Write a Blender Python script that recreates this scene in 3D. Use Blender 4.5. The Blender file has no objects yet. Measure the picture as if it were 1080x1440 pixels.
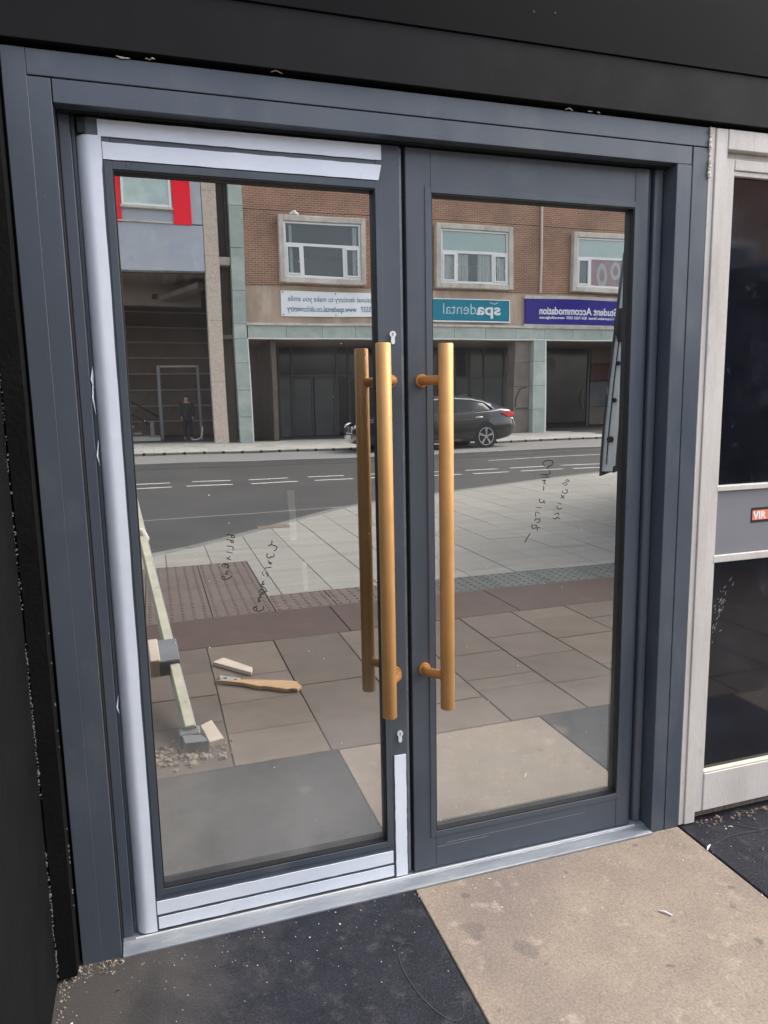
import bpy, bmesh, math, random
from mathutils import Vector, Matrix, Euler, noise
rad = math.radians
random.seed(7)
S = bpy.context.scene
C = bpy.data.collections.new("street"); S.collection.children.link(C)

# ------------------------------------------------------------------ camera, sky, sun, exposure
cam_d = bpy.data.cameras.new("camera"); cam = bpy.data.objects.new("camera", cam_d); C.objects.link(cam); S.camera = cam
cam_d.sensor_fit = 'HORIZONTAL'; cam_d.sensor_width = 36.0; cam_d.lens = 33.84
cam_d.clip_start = 0.02; cam_d.clip_end = 600
_a, _b, _c = 0.3081, -0.1514, -0.0190                      # yaw, pitch, roll of the hand-held phone
_f = Vector((math.sin(_a)*math.cos(_b), math.cos(_a)*math.cos(_b), math.sin(_b)))
_r = Vector((math.cos(_a), -math.sin(_a), 0)); _u = _r.cross(_f)
_r2 = math.cos(_c)*_r + math.sin(_c)*_u; _u2 = -math.sin(_c)*_r + math.cos(_c)*_u
_m = Matrix((_r2, _u2, -_f)).transposed().to_4x4(); _m.translation = Vector((0.0469, -1.8167, 1.3771))
cam.matrix_world = _m

SUN_EL, SUN_AZ = 46.0, 98.0         # elevation; azimuth measured from +y towards +x (veiled sun, high, shining along the street from the right end)
W = bpy.data.worlds.new("World"); S.world = W; W.use_nodes = True
wn = W.node_tree.nodes; wl = W.node_tree.links
sky = wn.new('ShaderNodeTexSky'); sky.sky_type = 'NISHITA'; sky.sun_disc = False
sky.sun_elevation = rad(SUN_EL); sky.sun_rotation = rad(SUN_AZ); sky.dust_density = 3.0; sky.ozone_density = 1.0
hs = wn.new('ShaderNodeHueSaturation'); hs.inputs['Saturation'].default_value = 0.45
wl.new(sky.outputs[0], hs.inputs['Color']); wl.new(hs.outputs[0], wn['Background'].inputs['Color'])
wn['Background'].inputs['Strength'].default_value = 0.15
sun_d = bpy.data.lights.new("sun", 'SUN'); sun = bpy.data.objects.new("sun", sun_d); C.objects.link(sun)
sun_d.energy = 0.6; sun_d.angle = rad(35); sun_d.color = (1.0, 0.95, 0.88)
_az, _el = rad(SUN_AZ), rad(SUN_EL)
_to = Vector((math.sin(_az)*math.cos(_el), math.cos(_az)*math.cos(_el), math.sin(_el)))
sun.rotation_euler = (-_to).to_track_quat('-Z', 'Y').to_euler(); sun.location = (3, -8, 14)
S.view_settings.view_transform = 'Standard'; S.view_settings.look = 'None'
S.view_settings.gamma = 1.0; S.view_settings.use_curve_mapping = False
S.view_settings.exposure = 1.8
S.render.engine = 'CYCLES'
S.cycles.max_bounces = 10; S.cycles.glossy_bounces = 6; S.cycles.transparent_max_bounces = 10; S.cycles.diffuse_bounces = 4
S.cycles.use_denoising = True

# ------------------------------------------------------------------ helpers
XF = None
WL = {}                                                     # world location of every root and part
def bm_new(): return bmesh.new()
def box(bm, x0, x1, y0, y1, z0, z1, bev=0.0, seg=1):
    v = [bm.verts.new(p) for p in ((x0,y0,z0),(x1,y0,z0),(x1,y1,z0),(x0,y1,z0),(x0,y0,z1),(x1,y0,z1),(x1,y1,z1),(x0,y1,z1))]
    fs = [bm.faces.new([v[i] for i in f]) for f in ((3,2,1,0),(4,5,6,7),(0,1,5,4),(1,2,6,5),(2,3,7,6),(3,0,4,7))]
    if bev > 0:
        es = list({e for f in fs for e in f.edges})
        bmesh.ops.bevel(bm, geom=es, offset=bev, segments=seg, affect='EDGES', profile=0.5)
    return v
def prism(bm, pts, z0, z1, bev=0.0):
    """vertical prism over a convex or concave xy outline"""
    n = len(pts)
    a = [bm.verts.new((p[0], p[1], z0)) for p in pts]; b = [bm.verts.new((p[0], p[1], z1)) for p in pts]
    fs = [bm.faces.new(a[::-1]), bm.faces.new(b)]
    for i in range(n): fs.append(bm.faces.new((a[i], a[(i+1)%n], b[(i+1)%n], b[i])))
    if bev: bmesh.ops.bevel(bm, geom=list(fs[1].edges), offset=bev, segments=1, affect='EDGES')
    bmesh.ops.recalc_face_normals(bm, faces=bm.faces)
def tube(bm, path, r, n=10, cap=True):
    path = [Vector(p) for p in path]; rr = r if isinstance(r, (list, tuple)) else [r]*len(path)
    rings = []; ref = None
    for i, p in enumerate(path):
        d = (path[min(i+1, len(path)-1)] - path[max(i-1, 0)])
        d = d.normalized() if d.length > 1e-9 else Vector((0,0,1))
        if ref is None: ref = Vector((0,0,1)) if abs(d.z) < .9 else Vector((1,0,0))
        s = d.cross(ref).normalized(); t = s.cross(d).normalized(); ref = t if abs(d.dot(t)) < .9 else ref
        rings.append([bm.verts.new(p + rr[i]*(math.cos(2*math.pi*k/n)*s + math.sin(2*math.pi*k/n)*t)) for k in range(n)])
    for a, b in zip(rings, rings[1:]):
        for k in range(n): bm.faces.new((a[k], b[k], b[(k+1)%n], a[(k+1)%n]))
    if cap: bm.faces.new(rings[0]); bm.faces.new(rings[-1][::-1])
    return rings
def beam(bm, p, q, w, h, up=(0,0,1), bev=0.0):
    """rectangular bar from p to q"""
    p, q = Vector(p), Vector(q); d = (q-p).normalized(); s = d.cross(Vector(up)).normalized(); t = s.cross(d)
    v = [bm.verts.new(c + sx*w/2*s + sy*h/2*t) for c in (p, q) for sx, sy in ((-1,-1),(1,-1),(1,1),(-1,1))]
    fs = [bm.faces.new([v[i] for i in f]) for f in ((0,1,2,3),(7,6,5,4),(0,4,5,1),(1,5,6,2),(2,6,7,3),(3,7,4,0))]
    if bev: bmesh.ops.bevel(bm, geom=list({e for f in fs for e in f.edges}), offset=bev, segments=1, affect='EDGES')
def disc(bm, c, axis, r, n=20):
    c = Vector(c); q = Vector(axis).to_track_quat('Z','Y')
    bm.faces.new([bm.verts.new(c + q @ Vector((r*math.cos(2*math.pi*k/n), r*math.sin(2*math.pi*k/n), 0))) for k in range(n)])
def tag(o, label, cat, group=None):
    o['label'] = label; o['category'] = cat
    if group: o['group'] = group
def thing(name, label, cat, loc=(0,0,0), group=None):
    o = bpy.data.objects.new(name, None); C.objects.link(o); o.location = loc; o.empty_display_size = .1
    WL[o.name] = Vector(loc); tag(o, label, cat, group); return o
def part(name, bm, mat, parent=None, smooth=False, label=None, kind=None, angle=35):
    """links the bmesh (world coordinates) as one mesh object whose origin is the centre of its base"""
    if XF is not None: bmesh.ops.transform(bm, matrix=XF, verts=bm.verts)
    bmesh.ops.recalc_face_normals(bm, faces=bm.faces)
    vs = [v.co for v in bm.verts]
    lo = Vector([min(v[i] for v in vs) for i in range(3)]); hi = Vector([max(v[i] for v in vs) for i in range(3)])
    org = Vector(((lo.x+hi.x)/2, (lo.y+hi.y)/2, lo.z))
    for v in bm.verts: v.co -= org
    me = bpy.data.meshes.new(name); bm.to_mesh(me); bm.free()
    for m in (mat if isinstance(mat, (list, tuple)) else [mat]): me.materials.append(m)
    if smooth:
        me.polygons.foreach_set('use_smooth', [True]*len(me.polygons)); me.set_sharp_from_angle(angle=rad(angle))
    o = bpy.data.objects.new(name, me); C.objects.link(o); WL[o.name] = org
    if parent: o.parent = parent; o.location = org - WL[parent.name]
    else: o.location = org
    if label: o['label'] = label
    if kind: o['kind'] = kind
    return o
def dup(o, loc_world, parent=None, rz=0.0):
    c = o.copy(); C.objects.link(c); WL[c.name] = Vector(loc_world)
    c.parent = parent; c.location = Vector(loc_world) - (WL[parent.name] if parent else Vector())
    c.rotation_euler = (0, 0, rz); return c
def boxpart(name, mat, parent, x0, x1, y0, y1, z0, z1, bev=0.0, **k):
    bm = bm_new(); box(bm, x0, x1, y0, y1, z0, z1, bev); return part(name, bm, mat, parent, **k)
def text_part(name, s, mat, parent, right, base, size, width=None, bold=0.0, depth=0.004, facing='+y', spacing=1.0):
    """raised lettering; facing +y reads from the shop (its left is +x), facing -y reads from the street"""
    cu = bpy.data.curves.new(name, 'FONT'); cu.body = s; cu.size = size; cu.extrude = depth; cu.offset = bold; cu.space_character = spacing
    cu.resolution_u = 4
    tmp = bpy.data.objects.new(name, cu); C.objects.link(tmp)
    dg = bpy.context.evaluated_depsgraph_get(); me = bpy.data.meshes.new_from_object(tmp.evaluated_get(dg))
    C.objects.unlink(tmp); bpy.data.objects.remove(tmp)
    xs = [v.co.x for v in me.vertices]; k = (width/(max(xs)-min(xs))) if width else 1.0; x0 = min(xs)
    sx = -1 if facing == '+y' else 1
    for v in me.vertices:
        x, y, z = v.co; v.co = ((x-x0)*k*sx, z*(1 if facing == '+y' else -1), y)
    bm = bm_new(); bm.from_mesh(me); bpy.data.meshes.remove(me); org = Vector(base)
    seen = set(); isl = []
    for v in bm.verts:                                       # letters, left to right, then words at the wide gaps
        if v in seen: continue
        st = [v]; seen.add(v); cur = []
        while st:
            q = st.pop(); cur.append(q)
            for e in q.link_edges:
                w = e.other_vert(q)
                if w not in seen: seen.add(w); st.append(w)
        xx = [abs(q.co.x) for q in cur]; isl.append((min(xx), max(xx), cur))
    isl.sort(key=lambda t: t[0]); words = []; end = None
    for lo, hi, vs in isl:
        if end is None or lo-end > .17*size*k: words.append([]); end = hi
        words[-1] += vs; end = max(end, hi)
    first = None
    for ws in words:
        keep = set(ws); b2 = bm.copy(); bm.verts.index_update(); idx = {v.index for v in keep}
        b2.verts.ensure_lookup_table(); bmesh.ops.delete(b2, geom=[v for i, v in enumerate(b2.verts) if i not in idx], context='VERTS')
        for v in b2.verts: v.co += org
        o = part(name, b2, mat, parent); first = first or o
    bm.free(); return first

# ------------------------------------------------------------------ materials
def mat(name, col, rough=0.6, metal=0.0, col2=None, scale=4.0, detail=6, bump=0.0, bscale=60.0, spots=None, spec=0.5, stretch=(1,1,1), lo=.35, hi=.68, rvar=0.0, rnd=0.0, coat=0.0, patch=None, blots=None, grain=None):
    m = bpy.data.materials.new(name); m.use_nodes = True; nt = m.node_tree; n, l = nt.nodes, nt.links
    b = n['Principled BSDF']; b.inputs['Roughness'].default_value = rough; b.inputs['Metallic'].default_value = metal
    b.inputs['Specular IOR Level'].default_value = spec; b.inputs['Coat Weight'].default_value = coat
    b.inputs['Base Color'].default_value = (*col, 1)
    g = n.new('ShaderNodeNewGeometry'); mp = n.new('ShaderNodeMapping'); mp.inputs['Scale'].default_value = stretch
    l.new(g.outputs['Position'], mp.inputs['Vector']); cur = None
    def nz(sc, det=detail, rg=.6):
        t = n.new('ShaderNodeTexNoise'); t.inputs['Scale'].default_value = sc; t.inputs['Detail'].default_value = det; t.inputs['Roughness'].default_value = rg
        l.new(mp.outputs[0], t.inputs['Vector']); return t
    def ramp(src, a, c):
        r = n.new('ShaderNodeMapRange'); r.inputs['From Min'].default_value = a; r.inputs['From Max'].default_value = c
        l.new(src, r.inputs['Value']); return r.outputs[0]
    def mix(f, a, c, mode='MIX'):
        x = n.new('ShaderNodeMix'); x.data_type = 'RGBA'; x.blend_type = mode; l.new(f, x.inputs['Factor']) if not isinstance(f, float) else setattr(x.inputs['Factor'], 'default_value', f)
        for sock, v in ((x.inputs[6], a), (x.inputs[7], c)):
            if isinstance(v, tuple): sock.default_value = (*v, 1)
            else: l.new(v, sock)
        return x.outputs[2]
    if col2:
        t = nz(scale); cur = mix(ramp(t.outputs['Fac'], lo, hi), tuple(col), tuple(col2))
    for (pc, psc, plo, phi) in (patch or []):
        t = nz(psc, 4); cur = mix(ramp(t.outputs['Fac'], plo, phi), cur or tuple(col), tuple(pc))
    for (pc, psc, thr) in (spots or []):
        t = n.new('ShaderNodeTexVoronoi'); t.inputs['Scale'].default_value = psc; l.new(mp.outputs[0], t.inputs['Vector'])
        cur = mix(ramp(t.outputs['Distance'], thr, thr*.6), cur or tuple(col), tuple(pc))
    for (pc, psc, rmax, dens, amt) in (blots or []):            # irregular stains, only in some cells
        d = nz(psc*1.7, 6); ma = n.new('ShaderNodeVectorMath'); ma.operation = 'MULTIPLY_ADD'; ma.inputs[1].default_value = (.75/psc,.75/psc,0)
        l.new(d.outputs['Color'], ma.inputs[0]); l.new(mp.outputs[0], ma.inputs[2])
        t = n.new('ShaderNodeTexVoronoi'); t.inputs['Scale'].default_value = psc; l.new(ma.outputs[0], t.inputs['Vector'])
        sx = n.new('ShaderNodeSeparateColor'); l.new(t.outputs['Color'], sx.inputs[0])
        gt = n.new('ShaderNodeMath'); gt.operation = 'LESS_THAN'; gt.inputs[1].default_value = dens; l.new(sx.outputs[0], gt.inputs[0])
        rr = n.new('ShaderNodeMath'); rr.operation = 'MULTIPLY_ADD'; rr.inputs[1].default_value = rmax*.8; rr.inputs[2].default_value = rmax*.2; l.new(sx.outputs[1], rr.inputs[0])
        df = n.new('ShaderNodeMath'); df.operation = 'SUBTRACT'; l.new(rr.outputs[0], df.inputs[0]); l.new(t.outputs['Distance'], df.inputs[1])
        r0 = n.new('ShaderNodeMapRange'); r0.inputs['From Max'].default_value = rmax*.22; r0.inputs['To Max'].default_value = amt; l.new(df.outputs[0], r0.inputs['Value'])
        mm = n.new('ShaderNodeMath'); mm.operation = 'MULTIPLY'; l.new(r0.outputs[0], mm.inputs[0]); l.new(gt.outputs[0], mm.inputs[1])
        cur = mix(mm.outputs[0], cur or tuple(col), tuple(pc))
    if grain:                                                   # fine mineral grain
        t = nz(grain[0], 3, .7); r = n.new('ShaderNodeMapRange'); r.inputs['From Min'].default_value = .3; r.inputs['From Max'].default_value = .7
        r.inputs['To Min'].default_value = 1-grain[1]; r.inputs['To Max'].default_value = 1+grain[1]; l.new(t.outputs['Fac'], r.inputs['Value'])
        vm = n.new('ShaderNodeVectorMath'); vm.operation = 'SCALE'; l.new(r.outputs[0], vm.inputs['Scale'])
        if cur: l.new(cur, vm.inputs[0])
        else: vm.inputs[0].default_value = col
        cur = vm.outputs[0]
    if rnd:
        oi = n.new('ShaderNodeObjectInfo'); r = n.new('ShaderNodeMapRange'); r.inputs['To Min'].default_value = 1-rnd; r.inputs['To Max'].default_value = 1+rnd
        l.new(oi.outputs['Random'], r.inputs['Value']); vm = n.new('ShaderNodeVectorMath'); vm.operation = 'SCALE'
        l.new(r.outputs[0], vm.inputs['Scale'])
        if cur: l.new(cur, vm.inputs[0])
        else: vm.inputs[0].default_value = col
        cur = vm.outputs[0]
    if cur: l.new(cur, b.inputs['Base Color'])
    if rvar:
        t = nz(scale*2.3); r = n.new('ShaderNodeMapRange'); r.inputs['From Min'].default_value = .3; r.inputs['From Max'].default_value = .7
        r.inputs['To Min'].default_value = max(.02, rough-rvar); r.inputs['To Max'].default_value = min(1, rough+rvar)
        l.new(t.outputs['Fac'], r.inputs['Value']); l.new(r.outputs[0], b.inputs['Roughness'])
    if bump:
        t = nz(bscale, 5); bp = n.new('ShaderNodeBump'); bp.inputs['Strength'].default_value = bump; bp.inputs['Distance'].default_value = .004
        l.new(t.outputs['Fac'], bp.inputs['Height']); l.new(bp.outputs[0], b.inputs['Normal'])
    return m
def pane_mat(name, refl, tint, trans, dust=0.03, rough=0.0, low_veil=1.0, wave=1.0):
    """coated glazing: constant mirror share + see-through share + a thin film of dust"""
    m = bpy.data.materials.new(name); m.use_nodes = True; nt = m.node_tree; n, l = nt.nodes, nt.links
    n.remove(n['Principled BSDF']); out = n['Material Output']
    gl = n.new('ShaderNodeBsdfGlossy'); gl.inputs['Roughness'].default_value = rough; gl.inputs['Color'].default_value = (*tint, 1)
    tr = n.new('ShaderNodeBsdfTransparent'); tr.inputs['Color'].default_value = (*trans, 1)
    fr = n.new('ShaderNodeFresnel'); fr.inputs['IOR'].default_value = 1.5
    ad = n.new('ShaderNodeMath'); ad.operation = 'ADD'; ad.use_clamp = True; ad.inputs[1].default_value = refl-.04; l.new(fr.outputs[0], ad.inputs[0])
    wv = n.new('ShaderNodeTexNoise'); wv.inputs['Scale'].default_value = 2.2; wv.inputs['Detail'].default_value = 1; gw = n.new('ShaderNodeNewGeometry'); l.new(gw.outputs['Position'], wv.inputs['Vector'])
    wb = n.new('ShaderNodeBump'); wb.inputs['Distance'].default_value = .0006; wb.inputs['Strength'].default_value = wave; l.new(wv.outputs['Fac'], wb.inputs['Height']); l.new(wb.outputs[0], gl.inputs['Normal'])
    mx = n.new('ShaderNodeMixShader'); l.new(ad.outputs[0], mx.inputs[0]); l.new(tr.outputs[0], mx.inputs[1]); l.new(gl.outputs[0], mx.inputs[2])
    df = n.new('ShaderNodeBsdfDiffuse'); df.inputs['Color'].default_value = (.55, .53, .5, 1)
    g = n.new('ShaderNodeNewGeometry'); t = n.new('ShaderNodeTexNoise'); t.inputs['Scale'].default_value = 3.0; t.inputs['Detail'].default_value = 8
    mp = n.new('ShaderNodeMapping'); mp.inputs['Scale'].default_value = (1.5, 1, .6); l.new(g.outputs['Position'], mp.inputs[0]); l.new(mp.outputs[0], t.inputs['Vector'])
    r = n.new('ShaderNodeMapRange'); r.inputs['From Min'].default_value = .35; r.inputs['From Max'].default_value = .75; r.inputs['To Min'].default_value = dust*.25; r.inputs['To Max'].default_value = dust*2.0
    l.new(t.outputs['Fac'], r.inputs['Value'])
    m2 = n.new('ShaderNodeMixShader'); sp = n.new('ShaderNodeSeparateXYZ'); l.new(g.outputs['Position'], sp.inputs[0])
    r2 = n.new('ShaderNodeMapRange'); r2.inputs['From Min'].default_value = .62; r2.inputs['From Max'].default_value = .18; r2.inputs['To Min'].default_value = 1.0; r2.inputs['To Max'].default_value = low_veil  # film thickened low on the pane, painting a bright veil over the reflection
    l.new(sp.outputs['Z'], r2.inputs['Value']); mu = n.new('ShaderNodeMath'); mu.operation = 'MULTIPLY'; l.new(r.outputs[0], mu.inputs[0]); l.new(r2.outputs[0], mu.inputs[1])
    l.new(mu.outputs[0], m2.inputs[0]); l.new(mx.outputs[0], m2.inputs[1]); l.new(df.outputs[0], m2.inputs[2])
    l.new(m2.outputs[0], out.inputs['Surface']); return m
def brick_mat(name, c1, c2, mortar):
    m = mat(name, c1, .85); nt = m.node_tree; n, l = nt.nodes, nt.links
    g = n.new('ShaderNodeNewGeometry'); sp = n.new('ShaderNodeSeparateXYZ'); cb = n.new('ShaderNodeCombineXYZ')
    l.new(g.outputs['Position'], sp.inputs[0]); l.new(sp.outputs['X'], cb.inputs['X']); l.new(sp.outputs['Z'], cb.inputs['Y'])
    b = n.new('ShaderNodeTexBrick'); l.new(cb.outputs[0], b.inputs['Vector']); b.inputs['Scale'].default_value = 1.0
    b.inputs['Brick Width'].default_value = .225; b.inputs['Row Height'].default_value = .075; b.inputs['Mortar Size'].default_value = .008; b.inputs['Mortar Smooth'].default_value = .2
    b.inputs['Color1'].default_value = (*c1, 1); b.inputs['Color2'].default_value = (*c2, 1); b.inputs['Mortar'].default_value = (*mortar, 1)
    t = n.new('ShaderNodeTexNoise'); t.inputs['Scale'].default_value = .7; t.inputs['Detail'].default_value = 6; l.new(cb.outputs[0], t.inputs['Vector'])
    r = n.new('ShaderNodeMapRange'); r.inputs['From Min'].default_value = .3; r.inputs['From Max'].default_value = .7; r.inputs['To Min'].default_value = .78; r.inputs['To Max'].default_value = 1.2; l.new(t.outputs['Fac'], r.inputs['Value'])
    vm = n.new('ShaderNodeVectorMath'); vm.operation = 'SCALE'; l.new(b.outputs['Color'], vm.inputs[0]); l.new(r.outputs[0], vm.inputs['Scale'])
    l.new(vm.outputs[0], n['Principled BSDF'].inputs['Base Color'])
    bp = n.new('ShaderNodeBump'); bp.inputs['Distance'].default_value = .01; bp.invert = True; l.new(b.outputs['Fac'], bp.inputs['Height']); l.new(bp.outputs[0], n['Principled BSDF'].inputs['Normal'])
    return m
M = {}
M['anthracite'] = mat('anthracite_powder_coat', (.058,.074,.095), .38, col2=(.070,.085,.103), scale=3, bump=.06, bscale=900, rvar=.12, stretch=(1,1,.5), spec=.65, patch=[((.104,.113,.122),5.5,.58,.80),((.044,.058,.078),2.3,.56,.75)], grain=(500,.07), spots=[((.22,.22,.22),19,.018)])
M['gasket'] = mat('black_rubber', (.008,.008,.009), .6)
M['tape'] = mat('white_protective_film', (.78,.83,.90), .40, col2=(.70,.75,.83), scale=4, bump=.25, bscale=28, patch=[((.62,.65,.70),9,.66,.82)])
M['gold'] = mat('gold_powder_coat', (.62,.335,.125), .46, .35, bump=.05, bscale=700, spec=.4, col2=(.55,.295,.105), scale=14, rvar=.08, grain=(900,.08))
M['gold_dark'] = mat('gold_fixing', (.50,.235,.07), .45, .3)
M['steel'] = mat('nickel_cylinder', (.80,.79,.77), .35, .15)
M['alu'] = mat('mill_aluminium_sill', (.22,.24,.27), .45, .3, col2=(.34,.36,.38), scale=9, rvar=.12, bump=.1, stretch=(.6,3,3), patch=[((.40,.40,.38),30,.58,.72)])
M['fascia'] = mat('black_painted_board', (.0075,.0071,.0077), .62, col2=(.010,.0095,.0102), scale=5, bump=.06, bscale=120, rvar=.06, spec=.14)
M['fascia_up'] = mat('black_painted_upper_board', (.0042,.004,.0046), .65, col2=(.006,.0056,.0062), scale=5, bump=.06, bscale=120, spec=.08)
M['blackwall'] = mat('black_painted_render', (.0042,.0042,.0045), .7, col2=(.007,.0067,.0067), scale=8, bump=.4, bscale=90, spots=[((.10,.095,.09),26,.03)], spec=.10)
M['whitewood'] = mat('weathered_white_timber', (.60,.56,.52), .62, col2=(.49,.45,.41), scale=4, bump=.2, bscale=60, stretch=(2.5,2.5,.8), lo=.40, hi=.75, patch=[((.30,.265,.235),7,.66,.80),((.40,.36,.325),2.2,.58,.75)], grain=(110,.06))
M['foam'] = mat('cream_foam_filler', (.72,.66,.52), .8, bump=.5, bscale=120)
M['greypanel'] = mat('grey_panel', (0.204,0.204,0.222), .5, col2=(0.186,0.186,0.204), scale=4)
M['darkpane'] = mat('mottled_dark_pane', (.005,.0055,.008), .05, col2=(.011,.0118,.018), scale=5, rvar=.04, spec=.9, patch=[((.030,.033,.042),4,.56,.85),((.045,.046,.048),16,.66,.82)], spots=[((.2,.2,.2),26,.025)])  # pale patches painted in for mottled reflections on the glass
M['sticker_k'] = mat('sticker_black', (.02,.018,.018), .4)
M['sticker_o'] = mat('sticker_orange', (.82,.22,.13), .45)
M['pane'] = pane_mat('mirror_glazing', .58, (.98,.98,.95), (.85,.87,.86), dust=.026, low_veil=6.5)
M['ink'] = mat('black_marker_ink', (.008,.008,.010), .5)
M['dark'] = mat('unlit_interior', (.05,.048,.046), .9)
M['intfloor'] = mat('interior_screed', (0.624,0.5928,0.5408), .8, col2=(0.4992,0.4732,0.4264), scale=3, patch=[((0.26,0.2496,0.2288),2.5,.6,.75)])
# paving
M['slate'] = mat('dark_stone_slab', (0.01077,0.01217,0.01784), .45, col2=(0.02194,0.02325,0.0311), scale=11, detail=10, bump=.5, bscale=170, rvar=.1, lo=.3, hi=.7, spec=.3, grain=(150,.55),
                 patch=[((0.04988,0.0465,0.04666),1.5,.58,.74),((0.04489,0.04353,0.04562),17,.56,.72),((0.0399,0.04057,0.04562),45,.58,.72)], spots=[((0.1995,0.188,0.1866),48,.045),((0.1197,0.1137,0.114),110,.10)],
                 blots=[((0.1496,0.1236,0.1037),5.5,.34,.18,.6),((0.005985,0.006431,0.008294),8,.25,.2,.6)])
def worn_slate():
    m = M['slate'].copy(); m.name = 'worn_stone_slab'; nt = m.node_tree; n, l = nt.nodes, nt.links; b = n['Principled BSDF']
    src = b.inputs['Base Color'].links[0].from_socket; g = n.new('ShaderNodeNewGeometry'); s = n.new('ShaderNodeSeparateXYZ'); l.new(g.outputs['Position'], s.inputs[0])
    t = n.new('ShaderNodeTexNoise'); t.inputs['Scale'].default_value = 5; t.inputs['Detail'].default_value = 8; t.inputs['Roughness'].default_value = .65; l.new(g.outputs['Position'], t.inputs['Vector'])
    a = n.new('ShaderNodeMath'); a.operation = 'MULTIPLY_ADD'; a.inputs[1].default_value = -1.15; a.inputs[2].default_value = .12; l.new(s.outputs['X'], a.inputs[0])     # trodden, dusty end of the slab by the side wall
    c = n.new('ShaderNodeMath'); c.operation = 'ADD'; l.new(a.outputs[0], c.inputs[0]); l.new(t.outputs['Fac'], c.inputs[1])
    r = n.new('ShaderNodeMapRange'); r.inputs['From Min'].default_value = .36; r.inputs['From Max'].default_value = .78; r.inputs['To Max'].default_value = .8; l.new(c.outputs[0], r.inputs['Value'])
    x = n.new('ShaderNodeMix'); x.data_type = 'RGBA'; l.new(r.outputs[0], x.inputs['Factor']); l.new(src, x.inputs[6]); x.inputs[7].default_value = (.082,.073,.066,1); l.new(x.outputs[2], b.inputs['Base Color'])
    return m
M['slate_worn'] = worn_slate()
M['buff'] = mat('buff_stone_slab', (0.2966,0.2364,0.1791), .74, col2=(0.2215,0.1773,0.1396), scale=7, detail=10, bump=.5, bscale=170, lo=.3, hi=.75, grain=(150,.24),
                patch=[((0.1905,0.1497,0.129),1.6,.50,.74),((0.3502,0.2906,0.2263),13,.58,.72),((0.206,0.1625,0.13),38,.58,.74)], spots=[((0.08755,0.07486,0.06548),120,.07),((0.412,0.3448,0.2793),75,.05)],
                blots=[((0.1236,0.1005,0.08667),10,.34,.22,.5),((0.09785,0.08176,0.07223),22,.34,.16,.6)])
M['brown'] = mat('brown_paving', (0.1215,0.09483,0.0761), .75, col2=(0.09452,0.07468,0.06125), scale=6, bump=.3, bscale=140, rnd=.13, grain=(150,.12), blots=[((0.05335,0.04785,0.044),2.6,.26,.16,.6)], patch=[((0.135,0.109,0.08912),2.6,.58,.8)])
M['pinkish'] = mat('pinkish_paving', (0.1501,0.1174,0.09291), .75, col2=(0.119,0.09161,0.07348), scale=6, bump=.3, bscale=140, rnd=.1, patch=[((0.1708,0.1409,0.1167),2.6,.58,.8)])
M['redband'] = mat('red_brown_band', (0.08799,0.05522,0.04546), .75, col2=(0.06896,0.045,0.03852), scale=5, bump=.3, bscale=140, rnd=.10, patch=[((0.1284,0.09813,0.08473),3.6,.6,.8)])
M['tactile'] = mat('tactile_pink', (0.1421,0.1079,0.09135), .8, col2=(0.1137,0.089,0.0783), scale=6, bump=.2, rnd=.09)
M['tactile_g'] = mat('tactile_green_grey', (0.1015,0.1131,0.1044), .8, col2=(0.1276,0.1305,0.1218), scale=6, bump=.2, rnd=.12)
M['flag'] = mat('pale_concrete_flag', (0.3113,0.2984,0.2641), .8, col2=(0.2451,0.2335,0.2057), scale=3, bump=.4, bscale=90, rnd=.08, grain=(60,.14), stretch=(.35,2.2,1), patch=[((0.1987,0.1881,0.1658),1.6,.58,.8)])
M['farflag'] = mat('far_pavement_flag', (0.525,0.4987,0.4463), .8, col2=(0.42,0.3937,0.3587), scale=2, rnd=.10)
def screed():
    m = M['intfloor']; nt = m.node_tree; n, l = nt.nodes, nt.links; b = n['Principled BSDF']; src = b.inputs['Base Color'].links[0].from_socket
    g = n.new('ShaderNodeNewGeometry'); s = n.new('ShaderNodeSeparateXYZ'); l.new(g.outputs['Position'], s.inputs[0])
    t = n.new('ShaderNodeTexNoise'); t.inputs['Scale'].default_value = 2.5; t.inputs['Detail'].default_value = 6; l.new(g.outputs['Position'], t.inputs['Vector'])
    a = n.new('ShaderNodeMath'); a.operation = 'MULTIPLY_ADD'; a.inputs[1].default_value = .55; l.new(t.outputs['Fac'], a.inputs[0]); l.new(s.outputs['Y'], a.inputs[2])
    r = n.new('ShaderNodeMapRange'); r.interpolation_type = 'SMOOTHSTEP'; r.inputs['From Min'].default_value = .75; r.inputs['From Max'].default_value = 1.75; l.new(a.outputs[0], r.inputs['Value'])     # daylight painted into the floor: pale by the doors, dark further in
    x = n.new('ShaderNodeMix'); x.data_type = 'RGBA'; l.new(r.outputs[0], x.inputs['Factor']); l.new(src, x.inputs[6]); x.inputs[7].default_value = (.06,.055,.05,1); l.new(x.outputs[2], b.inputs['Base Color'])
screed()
M['joint'] = mat('sandy_joint', (0.09208,0.07895,0.06653), .9, col2=(0.1484,0.1292,0.1109), scale=30)
M['asphalt'] = mat('asphalt', (0.04576,0.04441,0.04249), .8, col2=(0.0561,0.05434,0.05202), scale=1.2, bump=.5, bscale=120, patch=[((0.03691,0.03564,0.03469),.5,.5,.7)], spots=[((0.08267,0.08034,0.07659),60,.12)])
M['gutter'] = mat('dark_gutter_asphalt', (0.0378,0.03696,0.0357), .8, col2=(0.0504,0.04914,0.04746), scale=3)
M['bay'] = mat('pale_bay_concrete', (0.24,0.231,0.216), .8, col2=(0.198,0.192,0.18), scale=2, stretch=(.3,2,1))
M['kerb'] = mat('kerb_concrete', (0.204,0.198,0.186), .8, col2=(0.156,0.15,0.141), scale=4, rnd=.08)
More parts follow.
